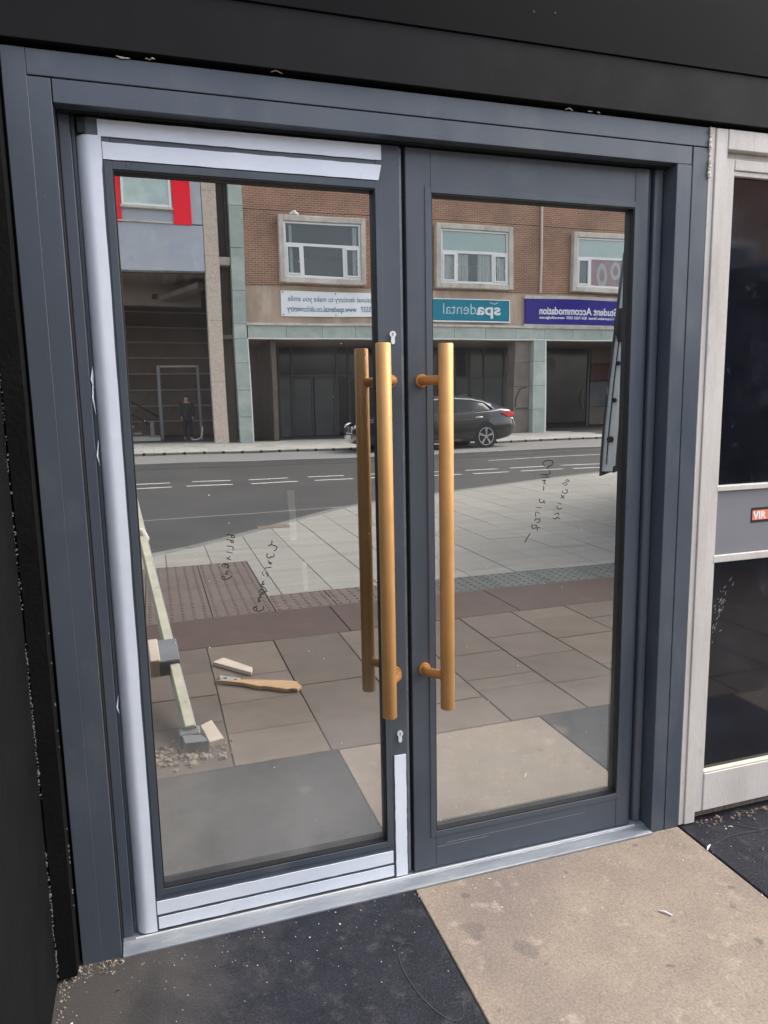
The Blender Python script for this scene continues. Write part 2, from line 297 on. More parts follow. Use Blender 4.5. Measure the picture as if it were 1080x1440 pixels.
M['drain'] = mat('drain_slot_shadowed', (.012,.012,.012), .9)
M['roadpaint'] = mat('worn_road_paint', (.60,.59,.55), .7, col2=(.25,.24,.23), scale=9, lo=.52, hi=.8)
# far street
M['brick'] = brick_mat('brown_brick', (.36,.175,.105), (.26,.128,.082), (.55,.43,.33))
M['precast'] = mat('precast_concrete', (.66,.61,.55), .85, col2=(.46,.42,.37), scale=2.5, stretch=(1,1,.6), patch=[((.18,.155,.14),3,.62,.8)])
M['band'] = mat('stained_concrete_band', (.54,.40,.30), .85, col2=(.36,.27,.21), scale=.9, stretch=(1,1,.5), patch=[((.60,.47,.37),.7,.52,.62)])
M['verde'] = mat('pale_green_marble', (.44,.49,.44), .45, col2=(.31,.38,.34), scale=1.6, detail=8, stretch=(1,1,1.4), rnd=.09, patch=[((.54,.55,.51),1.1,.55,.75)])
M['speckle'] = mat('exposed_aggregate', (.66,.55,.46), .9, col2=(.48,.40,.335), scale=14, spots=[((.2,.165,.14),9,.16)])
M['upvc'] = mat('white_upvc', (.80,.80,.79), .4)
M['winglass'] = pane_mat('street_window_glass', .05, (.85,.92,.95), (.96,.97,.97), dust=.012)
M['curtain'] = mat('grey_net_curtain', (.80,.79,.74), .9, col2=(.55,.55,.51), scale=5, stretch=(4,4,.1))
M['mintblind'] = mat('pale_mint_blind', (.74,.90,.83), .8, col2=(.82,.90,.80), scale=1.4)
M['poster_r'] = mat('red_window_poster', (.50,.05,.08), .6, col2=(.38,.04,.07), scale=2)
M['poster_g'] = mat('grey_poster_print', (.66,.60,.58), .6)
M['room'] = mat('dim_room', (.022,.026,.034), .9)
M['pipe'] = mat('pink_grey_pipe', (.62,.52,.45), .6)
M['sign_w'] = mat('white_banner', (.90,.92,.94), .5, col2=(.84,.87,.90), scale=1.5)
M['sign_t'] = mat('teal_sign', (.012,.235,.33), .6, col2=(.012,.21,.30), scale=1.2, spec=.15)
M['sign_p'] = mat('violet_blue_sign', (.035,.025,.27), .6, col2=(.03,.022,.22), scale=1.2, spec=.15)
M['letter_g'] = mat('slate_lettering', (.16,.22,.27), .5)
M['letter_w'] = mat('white_lettering', (.82,.82,.82), .5)
M['letter_l'] = mat('pale_teal_lettering', (.50,.68,.72), .5)
M['bluegrey'] = mat('blue_grey_render', (.44,.47,.52), .8, col2=(.40,.43,.48), scale=1.6, patch=[((.36,.41,.50),1.1,.58,.66),((.50,.52,.54),1.4,.60,.72)])
M['redpanel'] = mat('red_panel', (0.945,0.0231,0.042), .6, spec=.15)
M['paleglass'] = mat('pale_obscured_glass', (.55,.66,.62), .3, col2=(.42,.52,.49), scale=2.2)
M['soffit'] = mat('brown_soffit_slat', (.21,.165,.14), .8, rnd=.2)
M['under'] = mat('dark_brown_boarding', (0.1625,0.126,0.1058), .85, col2=(0.1187,0.0948,0.0805), scale=2, rnd=.18)
M['ledge'] = mat('dim_ledge', (.36,.31,.28), .8)
M['post'] = mat('galvanised_post', (.20,.21,.215), .6, .1)
M['shopglass'] = mat('dark_shop_glass', (.012,.014,.019), .12, col2=(.03,.034,.04), scale=1.2, spec=.5)
M['shoppanel'] = mat('dusty_green_grey_panel', (.115,.125,.12), .6, col2=(.075,.083,.085), scale=1.3)
M['shopframe'] = mat('dark_grey_frame', (.055,.06,.068), .5)
M['doorglass'] = mat('dusty_shop_door_glass', (.065,.075,.076), .3, col2=(.04,.047,.05), scale=1.5)
M['rustbar'] = mat('rusty_brace', (.16,.075,.035), .8, col2=(.10,.055,.03), scale=8)
M['brownstone'] = mat('brown_stone_pier', (.24,.20,.175), .8, col2=(.17,.145,.13), scale=2, rnd=.1)
M['dimred'] = mat('dim_red_poster', (.10,.022,.03), .6)
M['dimblue'] = mat('dim_window_display', (.10,.105,.12), .5, col2=(.06,.065,.08), scale=1.5)
# vehicles, people, litter
M['carpaint'] = mat('dark_blue_black_paint', (.012,.013,.018), .22, .2, coat=1.0, spec=.6)
M['carglass'] = mat('car_glass', (.012,.014,.016), .05, spec=.6)
M['chrome'] = mat('chrome_trim', (.75,.75,.76), .15, 1.0)
M['alloy'] = mat('alloy_rim', (.5,.5,.51), .3, .8)
M['tyre'] = mat('tyre_rubber', (.012,.012,.012), .8)
M['redlamp'] = mat('red_lamp', (.62,.02,.035), .2)
M['whitelamp'] = mat('clear_lamp', (.7,.72,.75), .1)
M['plate'] = mat('white_plate', (.72,.72,.70), .4)
M['vanpaint'] = mat('dark_grey_van_paint', (.035,.038,.042), .25, .2, coat=.8)
M['vanedge'] = mat('silver_door_shut', (.74,.78,.80), .4, .1, col2=(.64,.68,.70), scale=3)
M['trim'] = mat('grey_black_trim', (.03,.032,.032), .6, col2=(.05,.052,.05), scale=6)
M['cloth'] = mat('dark_coat', (.030,.030,.034), .9)
M['skin'] = mat('skin', (.42,.27,.20), .6)
M['hair'] = mat('dark_hair', (.03,.022,.018), .8)
M['jeans'] = mat('dark_trousers', (.022,.024,.032), .9)
M['timber'] = mat('fresh_timber', (.50,.33,.18), .8, col2=(.40,.25,.13), scale=6, stretch=(1,8,8), bump=.2)
M['paletimber'] = mat('pale_offcut', (.58,.50,.42), .8, col2=(.5,.42,.34), scale=8)
M['ladder'] = mat('cream_fibreglass', (.56,.53,.40), .5, col2=(.42,.40,.32), scale=11, patch=[((.22,.2,.18),14,.66,.75)])
M['ladgrey'] = mat('grey_plastic', (.15,.16,.17), .5, col2=(.20,.21,.22), scale=12)
M['aluplate'] = mat('aluminium_bracket', (.5,.5,.5), .35, .6)
M['rubble'] = mat('pale_rubble', (.42,.36,.29), .9, col2=(.09,.065,.05), scale=260, detail=2, lo=.40, hi=.58)
M['dust'] = mat('brown_debris', (.13,.085,.06), .95, col2=(.26,.20,.16), scale=90)
M['paper'] = mat('white_scrap', (.7,.68,.64), .8)
M['wall_up'] = mat('grey_upper_render', (.20,.19,.18), .85, col2=(.16,.155,.15), scale=1)
INK_LEFT = [[(0.212, 1.052), (0.225, 1.05), (0.231, 1.048), (0.231, 1.043), (0.226, 1.042), (0.223, 1.045), (0.225, 1.05)], [(0.21, 1.04), (0.229, 1.035)], [(0.222, 1.037), (0.228, 1.034), (0.228, 1.03), (0.223, 1.03), (0.221, 1.035)], [(0.211, 1.023), (0.228, 1.02), (0.225, 1.011)], [(0.209, 1.008), (0.225, 1.003)], [(0.208, 0.993), (0.219, 0.986)], [(0.218, 0.995), (0.21, 0.988)], [(0.197, 0.969), (0.197, 0.975), (0.203, 0.979), (0.205, 0.971), (0.201, 0.968)], [(0.203, 0.977), (0.213, 0.974), (0.213, 0.967), (0.208, 0.966)], [(0.212, 0.958), (0.204, 0.957), (0.211, 0.951), (0.204, 0.949), (0.203, 0.954)], [(0.22, 0.944), (0.212, 0.938), (0.201, 0.936), (0.194, 0.94), (0.195, 0.947), (0.201, 0.944), (0.202, 0.938)], [(0.326, 1.028), (0.325, 1.017), (0.315, 1.016)], [(0.325, 1.017), (0.338, 1.012), (0.338, 1.005), (0.33, 1.0)], [(0.329, 0.993), (0.33, 0.986), (0.323, 0.984), (0.32, 0.988)], [(0.322, 0.984), (0.316, 0.982), (0.31, 0.987), (0.313, 0.995)], [(0.324, 0.969), (0.311, 0.972), (0.324, 0.963), (0.313, 0.977)], [(0.304, 0.957), (0.322, 0.958)], [(0.299, 0.948), (0.297, 0.942), (0.302, 0.937)], [(0.305, 0.944), (0.312, 0.94), (0.309, 0.934)], [(0.302, 0.923), (0.293, 0.919), (0.304, 0.914), (0.288, 0.913), (0.303, 0.905), (0.309, 0.89), (0.292, 0.903), (0.285, 0.897), (0.303, 0.889), (0.285, 0.888), (0.293, 0.88), (0.28, 0.879), (0.291, 0.871), (0.282, 0.868), (0.286, 0.874)], [(0.295, 0.857), (0.298, 0.849), (0.287, 0.843), (0.272, 0.847), (0.269, 0.855), (0.277, 0.857), (0.279, 0.846)], [(0.268, 0.853), (0.281, 0.859)]]
INK_RIGHT = [[(1.125, 1.185), (1.113, 1.19), (1.115, 1.198), (1.132, 1.203), (1.147, 1.199), (1.147, 1.19), (1.135, 1.183), (1.127, 1.185), (1.132, 1.175)], [(1.108, 1.161), (1.139, 1.16), (1.136, 1.172)], [(1.11, 1.154), (1.139, 1.151), (1.122, 1.158)], [(1.112, 1.143), (1.126, 1.145), (1.116, 1.137), (1.124, 1.133)], [(1.116, 1.127), (1.119, 1.123), (1.116, 1.115)], [(1.106, 1.091), (1.103, 1.082), (1.113, 1.078), (1.12, 1.087), (1.12, 1.075)], [(1.093, 1.067), (1.111, 1.064)], [(1.107, 1.048), (1.091, 1.055), (1.093, 1.039)], [(1.09, 1.027), (1.093, 1.035), (1.1, 1.03), (1.107, 1.035), (1.107, 1.023), (1.097, 1.022)], [(1.083, 1.018), (1.08, 1.005), (1.093, 1.005), (1.098, 1.014), (1.088, 1.015)], [(1.107, 1.007), (1.097, 1.006), (1.1, 0.998)], [(1.073, 0.988), (1.058, 0.966)], [(1.07, 0.984), (1.076, 0.991)], [(1.192, 1.143), (1.202, 1.14), (1.199, 1.135), (1.188, 1.14)], [(1.178, 1.13), (1.188, 1.136), (1.197, 1.126), (1.182, 1.127)], [(1.182, 1.111), (1.179, 1.105), (1.193, 1.101), (1.198, 1.111), (1.189, 1.114)], [(1.175, 1.099), (1.186, 1.086)], [(1.186, 1.097), (1.174, 1.087)], [(1.165, 1.075), (1.178, 1.071)], [(1.162, 1.066), (1.166, 1.056), (1.18, 1.059)], [(1.154, 1.042), (1.169, 1.047), (1.168, 1.038)], [(1.15, 1.031), (1.161, 1.027), (1.162, 1.035), (1.173, 1.028)]]
# ------------------------------------------------------------------ ground, road, pavements (the street runs along x; the shops face -y)
def kerb_y(x):
    pts = [(-40,3.3),(-6,3.5),(-2.2,4.0),(-.08,5.06),(.96,6.01),(2.4,7.41),(4.5,8.45),(7.98,9.75),(13,11.1),(22,12.2),(60,12.8)]
    for (a, b), (c, d) in zip(pts, pts[1:]):
        if x <= c: return b + (d-b)*(x-a)/(c-a)
    return pts[-1][1]
bm = bm_new(); box(bm, -150, 150, -150, 150, -.6, -.30); g = part('ground', bm, M['joint']); g['kind'] = 'structure'
bm = bm_new(); box(bm, -60, 60, -19.0, -2.5, -.29, -.10); road = part('road', bm, M['asphalt']); road['kind'] = 'structure'
# near pavement bed follows the kerb
xs = [-12,-8,-6,-4,-3,-2.2,-1.4,-.7,-.08,.45,.96,1.5,2.0,2.4,3.1,3.8,4.5,5.3,6.2,7.98,10,13,17,22,30]
bm = bm_new(); prism(bm, [(-12,.0)] + [(x, -kerb_y(x)+.12) for x in xs] + [(30,.0)], -.28, -.012)
pav = part('pavement', bm, M['joint']); pav['kind'] = 'structure'
def slab(m, pts, top=0.0, gap=.0026, name='slab'):
    """pts: xy outline with y measured out from the door"""
    cx = sum(p[0] for p in pts)/len(pts); cy = sum(p[1] for p in pts)/len(pts)
    q = []
    for x, y in pts:
        dx, dy = cx-x, cy-y; q.append((x+math.copysign(gap, dx), -(y+math.copysign(gap, dy))))
    bm = bm_new(); prism(bm, q, -.010, top+random.uniform(-.0015,.0015), .0025)
    return part(name, bm, m, pav)
def rect(m, x0, x1, y0, y1, **k): return slab(m, [(x0,y0),(x1,y0),(x1,y1),(x0,y1)], **k)
# threshold row of large stone slabs
for m, a, b in (('buff',-2.1,-1.2),('slate',-1.2,-.262),('slate_worn',-.262,.680),('buff',.680,1.592),('slate',1.592,2.55),('buff',2.55,3.45),('slate',3.45,4.4),('buff',4.4,5.3),('slate',5.3,6.2)):
    rect(M[m], a, b, -.02, .80, gap=.002)
# brown paving, in strips running out from the shop
strips = [(-2.0,-1.2,[1.5]),(-1.2,-.72,[1.2,1.7]),(-.72,-.30,[1.1,1.5,1.95]),(-.30,.27,[1.23,1.55,1.86]),(.27,.655,[1.09,1.42,1.745]),(.655,1.05,[1.52]),(1.05,1.455,[1.08,1.62,2.02]),(1.455,1.84,[1.145,1.285,1.63]),
          (1.84,2.21,[1.105,1.48,1.835]),(2.21,2.60,[1.25,1.685,2.035]),(2.60,2.98,[1.0,1.5,1.95]),(2.98,3.36,[1.3,1.75]),(3.36,3.75,[1.1,1.6,2.0]),(3.75,4.15,[1.4,1.9]),(4.15,4.6,[1.2,1.7]),(4.6,5.1,[1.45])]
for a, b, cuts in strips:
    ys = [.80]+cuts+[2.25]
    for y0, y1 in zip(ys, ys[1:]): rect(M['pinkish' if a in (.27, 2.21, 1.05) else 'brown'], a, b, y0, y1)
# smooth red-brown band
bx = [-2.4,-1.25,-.1,1.13,2.28,3.42,4.55,5.7]
for a, b in zip(bx, bx[1:]): rect(M['redband'], a, b, 2.25, 2.83)
# blister paving
T = .42
def blister(m, x, y):
    bm = bm_new(); prism(bm, [(x+.003,-y-.003),(x+T-.003,-y-.003),(x+T-.003,-y-T+.003),(x+.003,-y-T+.003)], -.010, 0, .002)
    for i in range(6):
        for j in range(6):
            c = Vector((x+T*(i+.5)/6, -y-T*(j+.5)/6, 0)); lo = []; hi = []
            for k in range(7):
                a = 2*math.pi*k/7; lo.append(bm.verts.new(c+Vector((.0165*math.cos(a),.0165*math.sin(a),-.001)))); hi.append(bm.verts.new(c+Vector((.011*math.cos(a),.011*math.sin(a),.0055))))
            for k in range(7): bm.faces.new((lo[k],lo[(k+1)%7],hi[(k+1)%7],hi[k]))
            bm.faces.new(hi)
    return part('blister_slab', bm, m, pav)
protos = {}
def put_blister(kind, x, y):
    if kind not in protos: protos[kind] = blister(M[kind], x, y)
    else: dup(protos[kind], (x+T/2, -y-T/2, -.010), pav)
for i in range(-3, 2):
    for j in range(4): put_blister('tactile', -.07+T*i, 2.83+T*j)
for i in range(11): put_blister('tactile' if i < 3 else 'tactile_g', .77+T*i, 2.83)
# pale flags out to the kerb
cols = [-2.2,-1.8,-1.42,-1.05,-.66,-.28,.10,.47,.885,1.26,1.63,2.0,2.38,2.78,3.18,3.58,3.97,4.34,4.72,5.1,5.5,5.9,6.4,6.9,7.5,8.1,8.8,9.5,10.3,11.2]
for a, b in zip(cols, cols[1:]):
    y = 3.25 if a > .7 else 4.51
    if b <= -1.0: y = 2.83
    ka, kb = kerb_y(a)-.14, kerb_y(b)-.14
    while y < min(ka, kb)-.25:
        n = y + random.choice((.75,.95,1.15,1.3))
        if n > min(ka, kb)-.3:
            slab(M['flag'], [(a,y),(b,y),(b,max(kb,y+.06)),(a,max(ka,y+.06))]); break
        rect(M['flag'], a, b, y, n); y = n
rect(M['flag'], .775, .885, 3.25, 4.51)
# kerb stones
x = -4.0; n = 0
while x < 12:
    dy = (kerb_y(x+.02)-kerb_y(x))/.02; L = .9/math.hypot(1, dy); x1 = x+L
    p = [(x,-kerb_y(x)),(x1,-kerb_y(x1))]; d = Vector((p[1][0]-p[0][0], p[1][1]-p[0][1])).normalized(); nn = Vector((-d.y, d.x))*.135
    bm = bm_new(); e = d*.003
    prism(bm, [(p[0][0]+e.x,p[0][1]+e.y),(p[1][0]-e.x,p[1][1]-e.y),(p[1][0]-e.x+nn.x,p[1][1]-e.y+nn.y),(p[0][0]+e.x+nn.x,p[0][1]+e.y+nn.y)], -.2, .001, .006)
    part('kerb_stone', bm, M['kerb'], pav); x = x1
bm = bm_new(); box(bm, 1.12, 1.48, -6.28, -6.08, -.012, .003); box(bm, 1.15, 1.45, -6.25, -6.11, .003, .005)
part('gully_cover', bm, M['dust'], pav)
# asphalt patch seam, dark channel, pale loading bay, markings
def roadstrip(name, m, pts, z, parent=road):
    bm = bm_new(); prism(bm, pts, -.12, z); return part(name, bm, m, parent)
roadstrip('channel', M['gutter'], [(-30,-17.6),(60,-12.4),(60,-14.2),(-30,-18.5)], -.094)
bay = roadstrip('loading_bay', M['bay'], [(-30,-18.45),(60,-13.9),(60,-20.15),(-30,-19.75)], -.045)
def dash(x0, x1, y0, y1, w=.11):
    bm = bm_new(); q = [(x0,-y0+w/2),(x1,-y1+w/2),(x1,-y1-w/2),(x0,-y0-w/2)]
    vs = [bm.verts.new((a,b,-.096)) for a, b in q]; bm.faces.new(vs); return part('road_dash', bm, M['roadpaint'], road)
for x0, x1 in ((-2.3,-1.5),(-.95,.32),(.73,1.46),(1.82,2.60),(3.0,3.74),(4.15,4.9),(5.3,6.05),(6.36,7.1),(7.4,8.28),(8.6,9.55),(9.9,10.9)):
    f = lambda x: 12.72-.075*x; dash(x0, x1, f(x0), f(x1))
for x0, x1 in ((-2.0,-1.2),(-.6,.34),(.6,1.43),(1.78,2.66),(2.98,3.74),(4.1,4.9),(5.2,5.95),(6.2,7.0),(7.28,8.2),(8.44,9.3),(9.7,10.6)):
    f = lambda x: 11.98-.075*x; dash(x0, x1, f(x0), f(x1))
dash(7.9, 16.0, 14.3, 14.3, .10)
bm = bm_new(); vs = [bm.verts.new(p) for p in ((-6,-8.0,-.097),(3.2,-7.95,-.097),(3.2,-8.02,-.097),(-6,-8.08,-.097))]; bm.faces.new(vs); part('seam', bm, M['kerb'], road)
# far pavement with drain kerb
bm = bm_new(); box(bm, -60, 60, -60, -20.1, -.28, -.012); fpav = part('far_pavement', bm, M['joint']); fpav['kind'] = 'structure'
proto = None
for i in range(36):
    x = -1.6+.56*i
    if proto is None:
        bm = bm_new(); box(bm, x+.004, x+.556, -20.25, -20.06, -.2, .012, .01); proto = part('drain_kerb', bm, M['kerb'], fpav)
        bm = bm_new(); tube(bm, [(x+.28,-20.061,-.012),(x+.28,-20.056,-.012)], .045, 10); dp = part('drain_hole', bm, M['drain'], proto)
    else:
        c = dup(proto, (x+.28, WL[proto.name].y, -.2), fpav)
        off = WL[dp.name]-WL[proto.name]; dup(dp, WL[c.name]+off, c)
proto = None
for j in range(7):
    for i in range(-8, 28):
        x, y = -1.9+.66*i+(.33 if j % 2 else 0), 20.27+.9*j
        if proto is None:
            bm = bm_new(); box(bm, x+.006, x+.654, -y-.894, -y-.006, -.012, 0, .004); proto = part('far_slab', bm, M['farflag'], fpav)
        else: dup(proto, (x+.33, -y-.45, -.012), fpav)

# ------------------------------------------------------------------ the shopfront: black fascia, black side wall, unseen upper wall
fa = thing('fascia', 'black painted board fascia running above the grey doors and the white timber frame', 'fascia', (1.2,-.06,2.13))
boxpart('fascia_board', M['fascia'], fa, -.9, 4.2, -.062, -.02, 2.128, 2.258, .0012)
boxpart('fascia_board', M['fascia_up'], fa, -.9, 1.9, -.066, -.02, 2.2592, 2.72, .0012)
boxpart('fascia_board', M['fascia_up'], fa, 1.9015, 4.2, -.066, -.02, 2.2592, 2.72, .0012)
bm = bm_new()
for (x, z) in ((.62,2.345),(1.02,2.33),(1.08,2.335)): tube(bm, [(x,-.0655,z),(x,-.0668,z)], .0030, 8)
part('screw_head', bm, M['gasket'], fa, kind='stuff')
bm = bm_new()
for i in range(7):
    x = random.choice((.05,.10,.38,.56,1.12,1.20,1.27))+random.uniform(-.03,.03); w = random.uniform(.006,.03); z = 2.119+random.uniform(0,.006)
    tube(bm, [(x,-.05,z),(x+w*.4,-.052+random.uniform(-.004,.004),z+random.uniform(-.003,.003)),(x+w,-.049,z+random.uniform(-.003,.003))], [.0008,random.uniform(.0008,.0022),.0006], 6)
part('foam_bead', bm, M['foam'], fa, smooth=True, kind='stuff')
boxpart('shadow_batten', M['gasket'], fa, -.9, 4.2, -.019, .10, 2.122, 2.72)
up = thing('unseen_upper_wall', 'unseen plain grey wall added above the black fascia to block skylight', 'wall', (1.2,0,2.72))  # out of view, height chosen for how much skylight it blocks
boxpart('wall_face', M['wall_up'], up, -14, 16, -.05, .35, 2.722, 4.6)
boxpart('cornice', M['wall_up'], up, -14, 16, -.14, -.052, 4.3, 4.55, .01)
bw = thing('black_side_wall', 'black painted side wall with rough edge strip at the left of the doors', 'wall', (-.4,-.5,0))
boxpart('wall_face', M['blackwall'], bw, -1.4, -.252, -1.0, .3, 0.004, 2.121, .004)
bm = bm_new()
n = 46
prev = None
for i in range(n+1):                                        # strip of board with a slightly ragged edge
    z = .012+2.105*i/n; j = .0015*noise.noise(Vector((0,0,z*9)))
    ring = [bm.verts.new(p) for p in ((-.248,-.092+j,z),(-.208+j*1.4,-.090,z),(-.206,-.02,z),(-.248,-.02,z))]
    if prev:
        for k in range(4): bm.faces.new((prev[k],prev[(k+1)%4],ring[(k+1)%4],ring[k]))
    else: bm.faces.new(ring[::-1])
    prev = ring
bm.faces.new(prev); part('edge_board', bm, M['blackwall'], bw)
boxpart('light_block', M['gasket'], bw, -.2515, -.2005, -.0185, .10, .003, 2.119)  # added to stop light leaking in between edge board and frame
bm = bm_new()                                               # crumbly filler in the angle of the wall
for i in range(420):
    z = random.uniform(.02,1.75) if i % 3 else random.uniform(.02,1.0); s = random.uniform(.0004,.0010)*(2.2 if random.random() < .03 else 1)
    if noise.noise(Vector((0,2.2,z*6))) < -.15: continue
    c = (-.2505+random.uniform(-.002,.002), -.094+random.uniform(-.003,.001), z)
    box(bm, c[0]-s, c[0]+s, c[1]-s, c[1]+s, c[2]-s*1.6, c[2]+s*1.6)
for i in range(14):
    z = random.uniform(.1,1.0); s = random.uniform(.0006,.0016); box(bm, -.2065-s, -.2065+s, -.06-s, -.06+s, z-s, z+2.5*s)
part('filler_crumb', bm, M['wall_up'], bw, kind='stuff')

# interior behind the doors
room = thing('shop_interior', 'dim empty room behind the glazed doors', 'room', (.7,2,0))
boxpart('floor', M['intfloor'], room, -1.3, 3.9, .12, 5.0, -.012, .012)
boxpart('back_wall', M['dark'], room, -1.3, 3.9, 5.0, 5.2, .012, 2.7)
boxpart('side_wall', M['dark'], room, -1.5, -1.301, .31, 5.2, .0, 2.7)
boxpart('side_wall', M['dark'], room, 3.901, 4.1, .12, 5.2, .0, 2.7)
boxpart('ceiling', M['dark'], room, -1.5, 4.1, 1.45, 5.2, 2.705, 2.9)   # ceiling stops short by the doors: an invented opening that daylights the floor

# ------------------------------------------------------------------ door frame
A = M['anthracite']
fr = thing('door_frame', 'dark grey aluminium door frame with wide cover trims around the double doors', 'door frame', (.69,0,0))
y0, y1 = -.045, .09
boxpart('left_cover_trim', A, fr, -.200, -.1535, y0-.0004, y1, .0, 2.1185, .0006)
boxpart('left_jamb', A, fr, -.1534, -.1085, y0+.0002, y1, .0, 2.0640, .0006)
boxpart('head_cover_trim', A, fr, -.1530, 1.5885, y0-.0005, y1, 2.0665, 2.1185, .0012)
boxpart('head', A, fr, -.1060, 1.5330, y0, y1, 2.0165, 2.0640, .0010)
boxpart('right_jamb', A, fr, 1.4860, 1.5345, y0+.0003, y1, .0, 2.0162, .0010)
boxpart('right_cover_trim', A, fr, 1.5368, 1.5885, y0-.0008, y1, .0, 2.0640, .0012)
boxpart('joint_backing', M['gasket'], fr, -.199, 1.587, -.02, .08, 2.0635, 2.0670)
boxpart('joint_backing', M['gasket'], fr, 1.5335, 1.5375, -.028, .08, .0, 2.0637)
boxpart('joint_backing', M['gasket'], fr, -.1540, -.1525, -.035, .08, 2.0, 2.1)
boxpart('joint_backing', M['gasket'], fr, -.1088, -.1055, -.030, .08, .0, 2.0165)
boxpart('left_pivot_cover', A, fr, -.1052, -.0800, .004, .09, .0125, 2.0160, .002)
boxpart('left_pivot_lip', A, fr, -.0797, -.0715, .016, .09, .0125, 2.0160, .001)
bm = bm_new()                                               # rounded post cover on the right
pr = [(1.4550,.09),(1.4550,.022)]+[(1.4550+.022*(1-math.cos(t)), .020-.016*math.sin(t)) for t in [math.pi/2*k/6 for k in range(7)]][1:]+[(1.4835,.010),(1.4835,.09)]
prism(bm, pr, .0125, 2.0150); part('right_pivot_cover', bm, A, fr, smooth=True)
boxpart('rebate_stop', M['gasket'], fr, -.1, 1.484, -.012, .05, 2.0120, 2.0163)
boxpart('rebate_back', M['gasket'], fr, -.1, 1.484, .052, .09, .0125, 2.0118) if False else None
# threshold
th = thing('threshold', 'bare aluminium threshold plate scuffed along the foot of the doors', 'threshold', (.69,-.02,0))
bm = bm_new()
pr = [(-.054,.0),(-.054,.0045),(-.050,.0060),(-.014,.0105),(-.012,.0120),(.07,.0120),(.07,0)]
a = [bm.verts.new((-.1050,y,z)) for y, z in pr]; b = [bm.verts.new((1.4845,y,z)) for y, z in pr]
bm.faces.new(a); bm.faces.new(b[::-1])
for k in range(len(pr)): bm.faces.new((a[k],a[(k+1)%len(pr)],b[(k+1)%len(pr)],b[k]))
part('sill_plate', bm, M['alu'], th)
boxpart('weather_strip', M['steel'], th, -.075, 1.45, -.0095, -.0065, .0113, .0150)

# ------------------------------------------------------------------ door leaves
def ribbon(strokes, m, parent, r=.00105):
    bm = bm_new()
    for s in strokes:
        pts = [Vector((x, .0192, z)) for x, z in s]
        if len(pts) > 2:                                   # smooth the pen line
            q = [pts[0]]
            for a, b, c in zip(pts, pts[1:], pts[2:]): q += [(a*.25+b*.75), (b*.75+c*.25)]
            pts = q+[pts[-1]]
        for k in range(len(pts)): pts[k] = pts[k]+Vector((0, 0, 0))
        w = r*random.uniform(.8,1.15); prevv = None
        for k, p in enumerate(pts):
            d = (pts[min(k+1,len(pts)-1)]-pts[max(k-1,0)]); d = d.normalized() if d.length > 1e-6 else Vector((1,0,0))
            n_ = Vector((-d.z,0,d.x))*w; cur = (bm.verts.new(p+n_), bm.verts.new(p-n_))
            if prevv: bm.faces.new((prevv[0],prevv[1],cur[1],cur[0]))
            prevv = cur
    return part('handwriting', bm, m, parent)
def leaf(name, label, x0, x1, gx0, gx1, strokes, round_left):
    t = thing(name, label, 'door', ((x0+x1)/2, .02, .0135))
    gz0, gz1, z0, z1, yb = .130, 1.905, .0145, 2.0090, .055
    lx, rx = x0, x1
    # stiles full height, rails between
    def stile(a, b, rounded):
        bm = bm_new()
        if rounded == 0: box(bm, a, b, 0, yb, z0, z1, .0012)
        else:
            c, r = (a if rounded < 0 else b), .026
            arc = [(c+(-1 if rounded < 0 else 1)*(-r+r*math.sin(k/7*math.pi/2)), r-.002-(r)*math.cos(k/7*math.pi/2)) for k in range(8)]
            other = b if rounded < 0 else a
            prism(bm, [(other,0)]+[(x,y) for x, y in arc]+[(c,yb),(other,yb)], z0, z1)
        return part('stile', bm, A, t, smooth=bool(rounded), angle=25)
    stile(lx, gx0-.0003, -1 if round_left else 0); stile(gx1+.0003, rx, 0 if round_left else 1)
    boxpart('top_rail', A, t, gx0, gx1, .0006, yb, gz1, z1-.0005, .0012)
    boxpart('bottom_rail', A, t, gx0, gx1, .0006, yb, z0+.0005, gz0, .0012)
    # glazing bead step (thin raised rim) and black gasket
    bm = bm_new(); w = .016
    for (a,b,c,d) in ((gx0-w,gx0+.001,gz0-w,gz1+w),(gx1-.001,gx1+w,gz0-w,gz1+w),(gx0+.001,gx1-.001,gz1-.001,gz1+w),(gx0+.001,gx1-.001,gz0-w,gz0+.001)): box(bm, a, b, -.0022, .001, c, d, .0006)
    part('glazing_bead', bm, A, t)
    bm = bm_new(); e = .0042
    for (a,b,c,d) in ((gx0,gx0+e,gz0,gz1),(gx1-e,gx1,gz0,gz1),(gx0+e,gx1-e,gz1-e,gz1),(gx0+e,gx1-e,gz0,gz0+e)): box(bm, a, b, .0, .0199, c, d)
    part('gasket', bm, M['gasket'], t)
    bm = bm_new(); vs = [bm.verts.new(p) for p in ((gx0,.02,gz0),(gx1,.02,gz0),(gx1,.02,gz1),(gx0,.02,gz1))]; bm.faces.new(vs)
    pane = part('glass_pane', bm, M['pane'], t)
    ribbon(strokes, M['ink'], pane)
    return t, pane
LD, lp = leaf('glazed_door', 'left grey framed glass door with white protective film strips and two lock cylinders', -.0690, .6815, 0.0, .618, INK_LEFT, True)
RD, rp = leaf('glazed_door', 'right grey framed glass door without any white film on it', .6985, 1.4460, .766, 1.384, INK_RIGHT, False)
boxpart('brush_seal', M['alu'], LD, .6830, .6910, .010, .05, .016, 2.008, .001)
boxpart('edge_seal', M['gasket'], LD, .6912, .6970, .018, .05, .016, 2.006)
